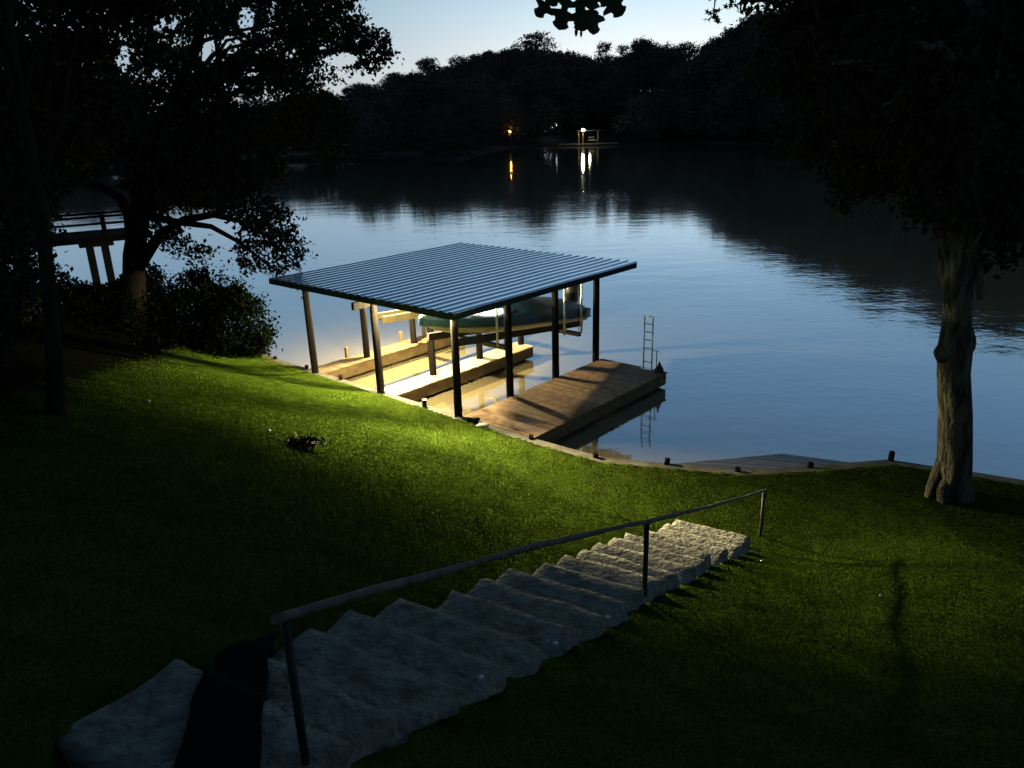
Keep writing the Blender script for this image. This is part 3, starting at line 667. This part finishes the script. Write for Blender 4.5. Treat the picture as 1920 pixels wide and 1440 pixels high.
# ------------------------------------------------------------------ small things on the lawn and steps
for (px, py), r, lb in (((1140, 1157), .022, 'white pebble at the steps\' right edge, below the middle rail post'), ((1041, 1206), .022, 'larger white pebble lying at the steps\' right edge'), ((902, 1270), .018, 'bluish white pebble on the steps\' right edge, nearest the camera'), ((278, 752), .035, 'white pebble in the dark grass near the thin left trunk'), ((1428, 1052), .02, 'white pebble in the lit grass near the lowest rail post'), ((505, 808), .03, 'white speck of litter in the lit grass behind the leaf clump'), ((1652, 1115), .016, 'tiny white pebble alone in the right hand lawn')):
    d = ray(px, py); tt_ = np.linspace(1, 40, 4000); P = CC + tt_[:, None] * d; gzv, _ = ground(P[:, 0], P[:, 1])
    k = np.argmax(P[:, 2] < gzv + (.19 if 900 < px < 1150 else .03)); p = P[k]; b = MB(); b.ball(p, (r, r * .8, r * .6), 9, 6, wob=.4); o = b.build('pebble', M['pebble'], None, loc=p); tag(o, lb, 'pebble', 'white pebbles on lawn and steps')
p = np.array([-3.4, 11.44, 0]); p[2] = float(ground(p[0], p[1])[0])
g = np.random.default_rng(11); Pp = p + g.normal(size=(320, 3)) * [.13, .09, .04] + [0, 0, .08]; Pp[:, 2] = np.maximum(Pp[:, 2], p[2] + .02)
V, F = leaf_quads(Pp, .09, g); o = link('leaf_pile', fast_mesh('leaf_pile', V - p, F), None, M['leafdry'], loc=p); tag(o, 'clump of dark fallen leaves lying on the lit lawn', 'leaf pile')

# ------------------------------------------------------------------ trees
def make_tree(name, label, cat, base, trunk_pts, trunk_r, blobs, leaf, bark, leafm, seed, cover=2.6, per=22, rc=.32, windows=(), limbs=10, group=None, extra=None, nseg=14, thick=1.0):
    g = np.random.default_rng(seed); t = thing(name, base, label, cat, group); b = MB()
    b.tube(trunk_pts, trunk_r, nseg, rough=.18, seed=seed)
    P, tips = blob_crown(blobs, leaf, g, cover, per, rc, windows, thick)
    if extra: extra(b, g)
    sel = tips[g.permutation(len(tips))[:limbs]]
    for q in sel:
        k = g.integers(max(1, len(trunk_pts) // 2), len(trunk_pts)); limb(b, trunk_pts[k], q, trunk_r[k] * .45, .012, g)
    b.build('trunk', M[bark], t)
    V, F = leaf_quads(P, leaf, g); link('crown', fast_mesh('crown', V - np.array(base), F), t, M[leafm])
    return t
def gpt(px, py, Y):
    p = ony(px, py, Y); return p

# big lakeside tree on the right, pale flaking bark low down
rb = np.array([8.25, 13.0, .45])
def rt(px, py): return ony(px, py, 13.0 + .0)
tp = [rt(1785, 985), rt(1784, 935), rt(1786, 905), rt(1789, 860), rt(1791, 780), rt(1789, 700), rt(1789, 650), rt(1794, 600), rt(1797, 550), rt(1801, 470), rt(1806, 400), rt(1810, 300), rt(1815, 180), rt(1822, 40), rt(1830, -120)]
tr = [.42, .385, .345, .31, .28, .265, .27, .24, .23, .225, .22, .2, .17, .14, .1]
def rt_extra(b, g):
    b.ball(rt(1770, 660), (.15, .2, .19), 12, 9, wob=.3); b.ball(rt(1816, 645), (.08, .16, .3), 12, 9, wob=.3)
    for (px, py, yy) in ((1738, 938, 12.95), (1764, 950, 12.75), (1824, 942, 12.9)): b.tube([rt(1780 + (px - 1780) * .35, py - 75), ony(1780 + (px - 1780) * .8, py - 22, yy), ony(px, py + 6, yy), ony(px + (px - 1780) * .25, py + 20, yy - .1)], [.09, .10, .06, .02], 9, rough=.2)
    b.tube([rt(1816, 478), ony(1836, 500, 12.8), ony(1838, 545, 12.75), ony(1838, 562, 12.75)], [.05, .05, .075, .04], 9, rough=.25)
    for (px, py) in ((1650, 200), (1560, 120), (1900, 150), (1720, 80), (1880, 200)): limb(b, rt(1812, 200 - g.uniform(0, 150)), ony(px, py, 13 + g.uniform(-1.5, 1.5)), .11, .02, g, n=8)
make_tree('tree', 'large lakeside tree with pale flaking bark on its lower trunk, right of the dock', 'tree', rb, tp, tr,
    [(1800, 120, 200, 160, 14), (1620, 100, 150, 130, 14.5), (1900, 300, 120, 120, 14), (1700, 270, 120, 90, 14.5), (1515, 25, 75, 60, 15), (1560, -60, 200, 80, 14), (1800, -120, 260, 120, 14), (2050, 150, 160, 220, 14), (1830, 360, 80, 60, 13, .7), (1760, 400, 30, 40, 13, .45), (1870, 455, 34, 40, 13, .45), (1600, 345, 60, 40, 14.5, .4), (1530, 250, 70, 60, 15, .5), (1480, 130, 60, 70, 15, .5), (1900, 430, 60, 50, 13), (1800, 250, 110, 120, 12.4), (1770, 90, 120, 90, 12.2), (1850, 370, 90, 50, 12.4), (1740, 360, 60, 40, 12.8, .8), (1700, 180, 130, 130, 12.8), (1620, 260, 90, 90, 14.5, .8), (1800, 400, 60, 30, 12.5, .8)],
    .15, 'barkpale', 'leaf', 21, cover=2.6, extra=rt_extra, nseg=22, limbs=16)
# thin pale edged trunk on the left
tb = np.array([-6.4, 10.2, float(ground(-6.4, 10.2)[0]) - .1])
tp = [ony(108, 800, 10.2), ony(106, 740, 10.2), ony(98, 620, 10.2), ony(85, 480, 10.2), ony(66, 340, 10.2), ony(44, 220, 10.2), ony(20, 80, 10.2), ony(0, -60, 10.2), ony(-40, -250, 10.2)]
make_tree('tree', 'tall thin trunked tree leaning over the dark slope at the left edge', 'tree', tb, tp, [.15, .12, .10, .088, .08, .075, .07, .065, .05],
    [(40, 90, 150, 140, 11), (-60, 330, 130, 200, 11), (190, 40, 130, 90, 11.5), (250, -60, 220, 70, 11), (20, -150, 250, 120, 11), (120, 220, 120, 90, 12.5), (-90, 560, 90, 150, 11)],
    .125, 'bark', 'leaf', 22, cover=2.6, limbs=14, windows=[(230, 112, 12, 22, .85), (300, 50, 9, 12, .8)])
# broad bank tree with the arching limb
gx = -11.9; bb = np.array([gx, 24.0, 1.0])
tp = [ony(262, 700, 24), ony(258, 640, 24), ony(252, 560, 24), ony(250, 480, 24.1), ony(262, 400, 24.2), ony(285, 310, 24.3), ony(320, 200, 24.4), ony(370, 80, 24.5), ony(400, -60, 24.5)]
wins = [(180, 374, 66, 30, 1), (165, 424, 75, 22, .94), (190, 500, 42, 32, 1), (395, 430, 38, 32, .9), (420, 505, 30, 34, .85), (388, 90, 24, 26, .95), (432, 85, 20, 18, .9), (310, 45, 24, 20, .9), (462, 38, 16, 26, .95), (230, 112, 13, 23, .9), (294, 136, 10, 8, .9), (640, 112, 32, 14, .95), (470, 135, 16, 10, .9)]
def bt_extra(b, g):
    b.tube([at(255, 470, 24.2), at(244, 405, 24.3), at(226, 372, 24.6), at(190, 350, 25), at(140, 340, 25.5), at(90, 325, 26)], [.26, .19, .16, .14, .12, .09], 10, rough=.2)
    b.tube([at(258, 500, 24), at(300, 440, 23.8), at(345, 412, 23.6), at(400, 402, 23.4), at(450, 415, 23.2), at(510, 450, 23)], [.22, .15, .12, .10, .07, .03], 10, rough=.2)
    for q in ((560, 110), (640, 80), (690, 90), (480, 60), (420, 120), (600, 60)): limb(b, ony(330, 180, 24.4), at(*q, 22), .10, .02, g, n=8)
make_tree('tree', 'broad dark bank tree left of the boathouse with a limb arching over the water', 'tree', bb, tp, [.45, .40, .36, .33, .30, .26, .2, .15, .1],
    [(330, 250, 130, 100, 24), (220, 230, 110, 90, 25), (450, 300, 90, 70, 23.5), (400, 350, 90, 45, 24), (300, 360, 70, 50, 24.5), (455, 380, 55, 42, 23.2), (505, 430, 50, 44, 23), (540, 470, 26, 34, 22.8), (462, 480, 26, 22, 23.2, .9), (500, 500, 24, 14, 23, .8), (330, 450, 34, 22, 24, .8), (375, 465, 26, 30, 24, .7), (280, 410, 34, 40, 24.3),
     (500, 50, 100, 80, 22), (590, 50, 70, 70, 22), (650, 50, 50, 45, 22), (690, 90, 40, 36, 22), (655, 118, 22, 16, 22, .8), (560, 140, 70, 30, 22), (410, 130, 110, 45, 23, .8), (350, 60, 90, 70, 23, .75), (410, 20, 80, 50, 23, .8), (540, -60, 160, 70, 22), (300, 140, 90, 50, 24, .8), (480, 190, 130, 70, 23.5), (570, 540, 18, 12, 22.6, .6), (590, 240, 70, 60, 24)],
    .155, 'darkbark', 'leaf', 23, cover=2.2, limbs=18, windows=wins, extra=bt_extra)
# darker leaning neighbour behind the thin trunk
tp = [ony(40, 680, 21), ony(42, 600, 21), ony(40, 480, 21), ony(50, 350, 21), ony(70, 220, 21), ony(90, 80, 21)]
make_tree('tree', 'dark bushy tree behind the thin trunk at the left edge', 'tree', ony(40, 680, 21), tp, [.25, .22, .2, .17, .13, .08],
    [(60, 280, 110, 90, 21), (40, 400, 70, 70, 21), (-40, 470, 80, 120, 21), (110, 160, 130, 90, 22), (30, 560, 60, 40, 21), (70, 470, 24, 60, 21.5, .8), (130, 290, 70, 40, 22)],
    .15, 'darkbark', 'leaf', 24, cover=2.5, limbs=10, windows=wins + [(38, 505, 18, 11, .97)])
# shrubs on the bank
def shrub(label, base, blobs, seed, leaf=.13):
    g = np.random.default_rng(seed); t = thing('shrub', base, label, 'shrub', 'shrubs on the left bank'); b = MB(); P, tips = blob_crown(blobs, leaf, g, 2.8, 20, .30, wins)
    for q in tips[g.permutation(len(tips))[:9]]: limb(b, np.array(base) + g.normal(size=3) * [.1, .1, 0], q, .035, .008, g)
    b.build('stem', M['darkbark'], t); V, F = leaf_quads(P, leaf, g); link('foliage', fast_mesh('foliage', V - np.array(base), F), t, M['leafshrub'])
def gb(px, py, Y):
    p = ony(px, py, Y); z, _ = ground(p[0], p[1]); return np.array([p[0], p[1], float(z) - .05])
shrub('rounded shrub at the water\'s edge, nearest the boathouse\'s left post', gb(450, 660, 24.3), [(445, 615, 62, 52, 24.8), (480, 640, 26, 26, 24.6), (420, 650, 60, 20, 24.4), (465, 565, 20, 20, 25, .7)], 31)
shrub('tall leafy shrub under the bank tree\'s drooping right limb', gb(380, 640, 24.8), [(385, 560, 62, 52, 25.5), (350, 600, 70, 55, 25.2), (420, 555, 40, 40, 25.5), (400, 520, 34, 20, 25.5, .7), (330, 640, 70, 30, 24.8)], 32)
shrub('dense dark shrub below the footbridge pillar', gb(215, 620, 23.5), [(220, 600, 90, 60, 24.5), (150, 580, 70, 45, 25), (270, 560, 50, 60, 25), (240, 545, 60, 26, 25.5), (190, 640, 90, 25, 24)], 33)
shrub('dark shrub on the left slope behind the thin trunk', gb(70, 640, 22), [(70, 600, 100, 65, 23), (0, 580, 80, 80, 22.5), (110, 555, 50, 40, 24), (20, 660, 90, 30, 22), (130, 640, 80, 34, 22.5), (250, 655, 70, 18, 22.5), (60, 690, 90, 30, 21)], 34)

# overhead oak whose lobed leaves hang into the top of the frame
ok_ = thing('oak_tree', (3.4, -5.0, 6.0), 'oak overhead with large lobed leaves hanging into the top of the view', 'tree')
b = MB(); b.tube([(3.4, -5, 5.6), (3.3, -4.9, 8), (3.1, -4.5, 10.5), (2.6, -3.6, 13), (2.0, -2.5, 15)], [.5, .36, .32, .26, .16], 14, rough=.2)
g = np.random.default_rng(41)
crown_c = [((0, 1.0, 13.5), (5.5, 5, 2.2)), ((-4, -1, 13), (4.5, 5, 2.4)), ((5, -1, 13.2), (4.5, 5, 2.4)), ((1, -5, 14), (6, 5, 3)), ((-1.5, 3.6, 12.8), (4, 2.4, 1.6)), ((3.5, 3.2, 12.8), (3.5, 2.6, 1.5))]
PP = []
for c, R in crown_c:
    P, qq = clumped(np.array(c), np.array(R), 16000, 22, .5, g); PP.append(P)
    for k in range(4): limb(b, (2.8, -4.0, 12), qq[k], .12, .02, g, n=8)
ha = at(1085, -60, 2.1); limb(b, (2.9, -4.2, 11), (1.6, -.5, 10.2), .10, .05, g, n=8); limb(b, (1.6, -.5, 10.2), ha, .05, .008, g, sag=.02, n=8)
b.build('trunk', M['bark'], ok_); V, F = leaf_quads(np.concatenate(PP), .20, g); cr = link('crown', fast_mesh('crown', V - np.array([3.4, -5.0, 6.0]), F), ok_, M['leaf'])
def lobed_leaf(mb, base, tip, width, side):
    """bur-oak outline: narrow foot, deep waist, wide lobed head; slightly cupped, a few mm thick via the solidify below"""
    base = np.array(base); tip = np.array(tip); d = tip - base; L = np.linalg.norm(d); d /= L; s = np.cross(d, CF); s /= np.linalg.norm(s); s = s * math.cos(side) + CF * math.sin(side); nn = np.cross(d, s)
    out = [(0, .03), (.12, .04), (.20, .15), (.27, .20), (.32, .07), (.39, .06), (.46, .28), (.53, .36), (.57, .12), (.63, .11), (.70, .44), (.77, .50), (.81, .22), (.86, .20), (.92, .27), (.97, .18), (1.0, .02)]
    mid = [base + d * L * t - nn * .10 * L * t * t for t, w in out]
    l = [m + s * w * width + nn * (.16 * w * width) for m, (t, w) in zip(mid, out)]; r = [m - s * w * width * (.9 + .1 * math.sin(9 * t)) + nn * (.16 * w * width) for m, (t, w) in zip(mid, out)]
    n = len(out); vs = mid + l + r
    mb.add(vs, [(i, i + 1, n + i + 1, n + i) for i in range(n - 1)] + [(i, 2 * n + i, 2 * n + i + 1, i + 1) for i in range(n - 1)], True)
b = MB()
for (x0, y0, x1, y1, w, sd2, dp) in ((1062, -30, 1008, 26, 44, .2, 2.1), (1070, -40, 1052, 50, 62, .3, 2.05), (1085, -40, 1092, 52, 66, -.3, 2.0), (1100, -40, 1118, 58, 52, .4, 2.12), (1108, -35, 1166, 24, 56, -.2, 2.1), (1078, -60, 1030, 4, 60, .5, 2.2), (1098, -60, 1140, 6, 62, -.6, 2.2), (1082, -30, 1083, 62, 12, .2, 2.0), (1088, -10, 1092, 64, 9, .2, 2.0)):
    lobed_leaf(b, at(x0, y0, dp), at(x1, y1, dp - .03), w / FPX * dp, sd2)
o = b.build('hanging_leaves', M['leafoak'], ok_, fix=False); so = o.modifiers.new('thickness', 'SOLIDIFY'); so.thickness = .0012
# small-leaved spray hanging from a slender tree out of frame
sp = thing('sweetgum_branch', at(1340, -120, 9), 'leafy branch tip with small star shaped leaves hanging against the bright sky', 'branch')
b = MB(); b.tube([at(1420, -420, 9.5), at(1370, -200, 9.1), at(1345, -60, 9), at(1340, 10, 9), at(1336, 36, 9)], [.05, .03, .014, .008, .004], 7); g = np.random.default_rng(51)
lv = MB()
for k in range(70):
    px, py = g.normal(1343, 20), g.uniform(-90, 40); px += (py < 0) * g.normal(0, 14)
    px = min(max(px, 1312), 1376) if py > 0 else px
    if py > 18: px = 1338 + (px - 1343) * .5
    c = at(px, py, 9 + g.normal(0, .15)); d = g.normal(size=3); d /= np.linalg.norm(d); n3 = np.cross(d, g.normal(size=3)); n3 /= np.linalg.norm(n3); e3 = np.cross(n3, d); R = g.uniform(.035, .06)
    ring = [c + (d * math.cos(j * math.pi / 5) + e3 * math.sin(j * math.pi / 5)) * (R if j % 2 == 0 else R * .42) + n3 * (.12 * R if j % 2 else 0) for j in range(10)]
    lv.add([c] + ring, [(0, 1 + j, 1 + (j + 1) % 10) for j in range(10)])
b.build('twig', M['bark'], sp); lv.build('leaves', M['leafoak'], sp, fix=False)

# ------------------------------------------------------------------ footbridge seen through the left trees
fd = np.array([.86, .51, 0]); fc = onz(195, 530, 0); fo = fc.copy()
fbz = 2.35
fbr = thing('footbridge', fc, 'dark timber footbridge with a railing on concrete pillars, seen through the left trees', 'footbridge')
b = MB(); b.beam(fo - fd * 13 + [0, 0, fbz], fo + fd * 2.6 + [0, 0, fbz], 2.2, .28); b.build('deck', M['bridge'], fbr)
side = np.array([fd[1], -fd[0], 0]) * 1.0
for sg in (-1, 1):
    for h in ((.42, .78, 1.12) if sg > 0 else (1.12,)):
        b = MB(); b.beam(fo - fd * 13 + side * sg + [0, 0, fbz + h], fo + fd * 2.6 + side * sg + [0, 0, fbz + h], .06, .11); b.build('rail', M['bridge'], fbr)
    for k in range(6):
        e = fo - fd * 13 + fd * k * 2.7 + side * sg; b = MB(); b.beam(e + [0, 0, fbz + .1], e + [0, 0, fbz + 1.2], .11, .11, up=fd); b.build('railing_post', M['bridge'], fbr)
for k in (-.30, .34):
    e = fo + fd * k * 1.1; b = MB(); b.beam(e + [0, 0, -1.5], e + [0, 0, fbz - .44], .36, .36, up=fd); bevel(b.build('pillar', M['concrete'], fbr), .02)
b = MB(); b.beam(fo - fd * .8 + [0, 0, fbz - .29], fo + fd * .8 + [0, 0, fbz - .29], .8, .28); bevel(b.build('pier_cap', M['concrete'], fbr), .02)

# ------------------------------------------------------------------ far shore: skyline trees as things, the wood below them as one mass
def far_crown(seed, airy=False):
    g = np.random.default_rng(seed); PP = []
    nl = 16 if not airy else 11
    for k in range(nl):
        h = g.uniform(.30, 1.0); R = 1.0 * math.sin(math.pi * min(h * .62 + .22, .97)) ; a = g.uniform(0, 6.28); rr = g.uniform(.25, .75) * R * (.5 if h > .85 else 1)
        c = np.array([math.cos(a) * rr * .40, math.sin(a) * rr * .40, h * .86]); s_ = g.uniform(.12, .2) * (1 if not airy else .75)
        P, _ = clumped(c, (s_, s_, s_ * .72), 420 if not airy else 240, 14, .05, g); PP.append(P)
    P = np.concatenate(PP); P[:, 2] -= max(0, P[:, 2].max() - 1.0)
    return P
protos = [far_crown(60 + k, k == 5) for k in range(6)]
def far_mesh(k, H, leaf=.03, g=None):
    V, F = leaf_quads(protos[k], leaf, g or np.random.default_rng(k)); return V, F
pm = []
for k in range(6):
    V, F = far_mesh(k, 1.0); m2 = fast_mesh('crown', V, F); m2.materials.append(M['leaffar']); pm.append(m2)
b = MB(); b.tube([(0, 0, -.08), (0, 0, .25), (.02, 0, .6), (.02, .01, .85)], [.028, .022, .014, .004], 8); tm = bpy.data.meshes.new('trunk'); tm.from_pydata(b.v, [], b.f); tm.materials.append(M['darkbark'])
def far_tree(px, py, r, H, wide, k, label):
    """a skyline tree whose top stands in photo column px at height py, r metres off"""
    d = ray(px, py); hyp = math.hypot(d[0], d[1]); top = CC + d * (r / hyp); base = np.array([top[0], top[1], top[2] - H])
    t = thing('tree', base, label, 'tree', 'skyline trees on the far bank')
    c = bpy.data.objects.new('crown', pm[k]); COL.objects.link(c); c.parent = t; c.scale = (H * wide, H * wide, H); c.rotation_euler = (0, 0, (px * 37) % 6.28)
    tr_ = bpy.data.objects.new('trunk', tm); COL.objects.link(tr_); tr_.parent = t; tr_.scale = (H, H, H)
sky = [(470, 150, 450, 24, 1.2, 0, 'distant tree behind the bank tree, leftmost on the far bank\'s skyline'),
    (560, 146, 450, 22, 1.2, 1, 'distant tree half hidden by the bank tree\'s upper leaves'),
    (668, 140, 450, 22, 1.2, 2, 'low far bank tree in the skyline\'s dip beside the bank tree'),
    (735, 132, 440, 22, 1.1, 3, 'far bank tree at the left foot of the rising skyline'),
    (800, 95, 420, 25, 1.15, 0, 'far bank tree with a rounded shoulder left of the tallest dome'),
    (862, 93, 410, 24, 1.2, 1, 'flat topped far bank tree left of the tallest dome'),
    (915, 91, 400, 22, 1.0, 4, 'far bank tree filling the notch left of the tallest dome'),
    (952, 74, 380, 25, 1.0, 2, 'far bank tree leaning against the left of the tallest dome'),
    (1003, 54, 368, 30, 1.25, 3, 'tallest round domed far bank tree below the hanging oak leaves'),
    (1058, 80, 365, 25, 1.0, 0, 'far bank tree on the right flank of the tallest dome'),
    (1096, 100, 355, 20, .9, 1, 'short far bank tree in the gap right of the tallest dome'),
    (1135, 68, 350, 24, .9, 5, 'airy far bank tree with sky showing between its branches'),
    (1166, 74, 350, 22, .8, 5, 'second airy far bank tree, standing just right of the first'),
    (1208, 66, 340, 25, 1.1, 4, 'far bank tree on the slope above the lit far dock'),
    (1250, 56, 330, 26, 1.05, 2, 'square shouldered far bank tree right of the airy pair'),
    (1292, 62, 325, 24, 1.0, 0, 'far bank tree under the star shaped leaf spray'),
    (1335, 60, 310, 24, 1.1, 1, 'far bank tree right of the star shaped leaf spray'),
    (1382, 42, 290, 25, 1.1, 3, 'far bank tree rising towards the right hand wooded slope'),
    (1425, 12, 275, 27, 1.1, 4, 'tall far bank tree at the bright sky\'s right end'),
    (1475, -15, 260, 28, 1.15, 2, 'towering far bank tree just beyond the bright sky\'s right end')]
for s_ in sky: far_tree(*s_)
g = np.random.default_rng(77); VV = []; FF = []; nv = 0
for j in range(1400):
    px = g.uniform(-700, 2700) if j < 1100 else g.uniform(450, 1550); a = bearing(px) if px < 3000 else 0; d = float(far_D(a)); R = float(far_R(a)); lay = g.uniform()
    if 690 < px < 860 and lay < .35 and j < 1100: r = d + g.uniform(3, 40); H = g.uniform(6, 10)
    elif lay < .42 and j < 1100: r = d + g.uniform(2, 22); H = g.uniform(8, 15)
    elif j >= 1100: r = R * g.uniform(.90, 1.04); H = g.uniform(13, 18)
    else: r = d + 10 + (R - d) * g.uniform(.15, 1.05); H = g.uniform(15, 21)
    if 1035 < px < 1190 and r < d + 22: continue
    if 940 < px < 1050 and r < d + 14: continue
    z = float(far_z(a, r)); lim = CZ + float(np.interp(a, _ba, _tp)) * r - 2.5 + (6.0 * noise.noise(Vector((px * .011, 3, 1))) + 4 * noise.noise(Vector((px * .03, 8, 1))) if px > 1480 else 0); H = min(H * 1.15, max(lim + (1.0 if j < 1100 else -g.uniform(2, 9)) - z, 5)); k = int(g.integers(0, 5))
    V, F = leaf_quads(protos[k][g.permutation(len(protos[k]))[:2600]], .034, g); c, s_ = math.cos(px), math.sin(px); w = H * g.uniform(1.0, 1.35)
    V = V - [0, 0, .10]
    V = np.stack([(V[:, 0] * c - V[:, 1] * s_) * w + math.sin(a) * r, (V[:, 0] * s_ + V[:, 1] * c) * w + math.cos(a) * r, V[:, 2] * H + z], 1)
    VV.append(V); FF.append(F + nv); nv += len(V)
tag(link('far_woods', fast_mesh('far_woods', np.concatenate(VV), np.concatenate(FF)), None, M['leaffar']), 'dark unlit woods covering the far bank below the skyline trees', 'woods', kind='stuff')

# far dock with its bright lamp
fp = onz(1100, 271, .3); dk = fp - np.array([0, 0, .3]); ax = np.array([.98, -.2, 0]); ay = np.array([.2, .98, 0])
fdk = thing('boathouse', dk, 'tiny lit boathouse on the far shore with a bright white lamp', 'boathouse')
b = MB(); b.beam(dk - ax * 8 + [0, 0, .5], dk + ax * 9 + [0, 0, .5], 3, .25); b.build('deck', M['cap'], fdk)
for k in (-2.2, -1.0, 3.2): 
    for sd2 in (-1.4, 1.4): b = MB(); b.beam(dk + ax * k + ay * sd2 + [0, 0, .1], dk + ax * k + ay * sd2 + [0, 0, 4.1], .13, .13, up=ax); b.build('post', M['rim'], fdk)
b = MB(); b.beam(dk - ax * 2.8 + [0, 0, 4.15], dk + ax * 4.4 + [0, 0, 4.15], 4, .16); b.build('roof', M['fascia'], fdk)
b = MB(); b.beam(dk + ax * .3 + [0, 0, 1.5], dk + ax * 2.8 + [0, 0, 1.5], .5, .22); b.beam(dk + ax * .5 + [0, 0, 2.3], dk + ax * 2.2 + [0, 0, 2.3], .4, .18); b.build('bench', M['lumber'], fdk)
lmp = thing('dock_lamp', dk - ax * .8 - ay * 1.9 + [0, 0, 4.35], 'dazzling white lamp on the tiny far boathouse', 'lamp')
b = MB(); b.ball(dk - ax * .8 - ay * 2.3 + [0, 0, 4.35], .42, 12, 8); b.build('bulb', M['bulbwhite'], lmp)
b = MB(); b.tube([dk - ax * .8 - ay * 1.9 + [0, 0, 4.25], dk - ax * .8 - ay * 2.0 + [0, 0, 4.9]], .1, 8); b.build('bracket', M['steel'], lmp)
l_ = bpy.data.lights.new('far_dock_light', 'POINT'); l_.energy = 200; l_.color = (1, .93, .6); l_.shadow_soft_size = .3
lo = bpy.data.objects.new('far_dock_light', l_); COL.objects.link(lo); lo.location = Vector(dk + ax * 1.2 - ay * 2.6 + [0, 0, 3.4])
# far orange lamp and the zigzag of string lights
p = onz(957, 277, .3); p = np.array([p[0], p[1], 0]); ol = thing('lamp_post', p, 'dim orange lamp post on the far shore left of the lit boathouse', 'lamp')
b = MB(); b.tube([p + [0, 0, -.5], p + [0, 0, 4.6]], .09, 8); b.build('post', M['steel'], ol)
b = MB(); b.ball(p + [0, 0, 4.6], .30, 10, 8); b.build('bulb', M['bulborange'], ol)
sl = [(1026, 215), (1029, 221), (1032, 226), (1038, 231), (1042, 233), (1036, 238), (1030, 243), (1020, 248)]
D_ = 250; sp_ = [at(x, y, D_) for x, y in sl]; slt = thing('string_lights', sp_[-1], 'zigzag of small white string lights up the dark far bank', 'string lights')
b = MB(); b.tube(sp_, .03, 5); b.build('wire', M['steel'], slt)
b = MB(); b.tube([sp_[7], sp_[6] , sp_[5]], .15, 6); b.tube([sp_[4] + [-.2, 0, .3], sp_[4] + [.3, 0, 0], sp_[4] + [.1, 0, -.5]], .22, 6); b.ball(sp_[0], .2, 7, 5); b.ball(sp_[2], .28, 7, 5); b.ball(sp_[1] + [.3, 0, -.6], .16, 7, 5); b.build('bulbs', M['stringlit'], slt)
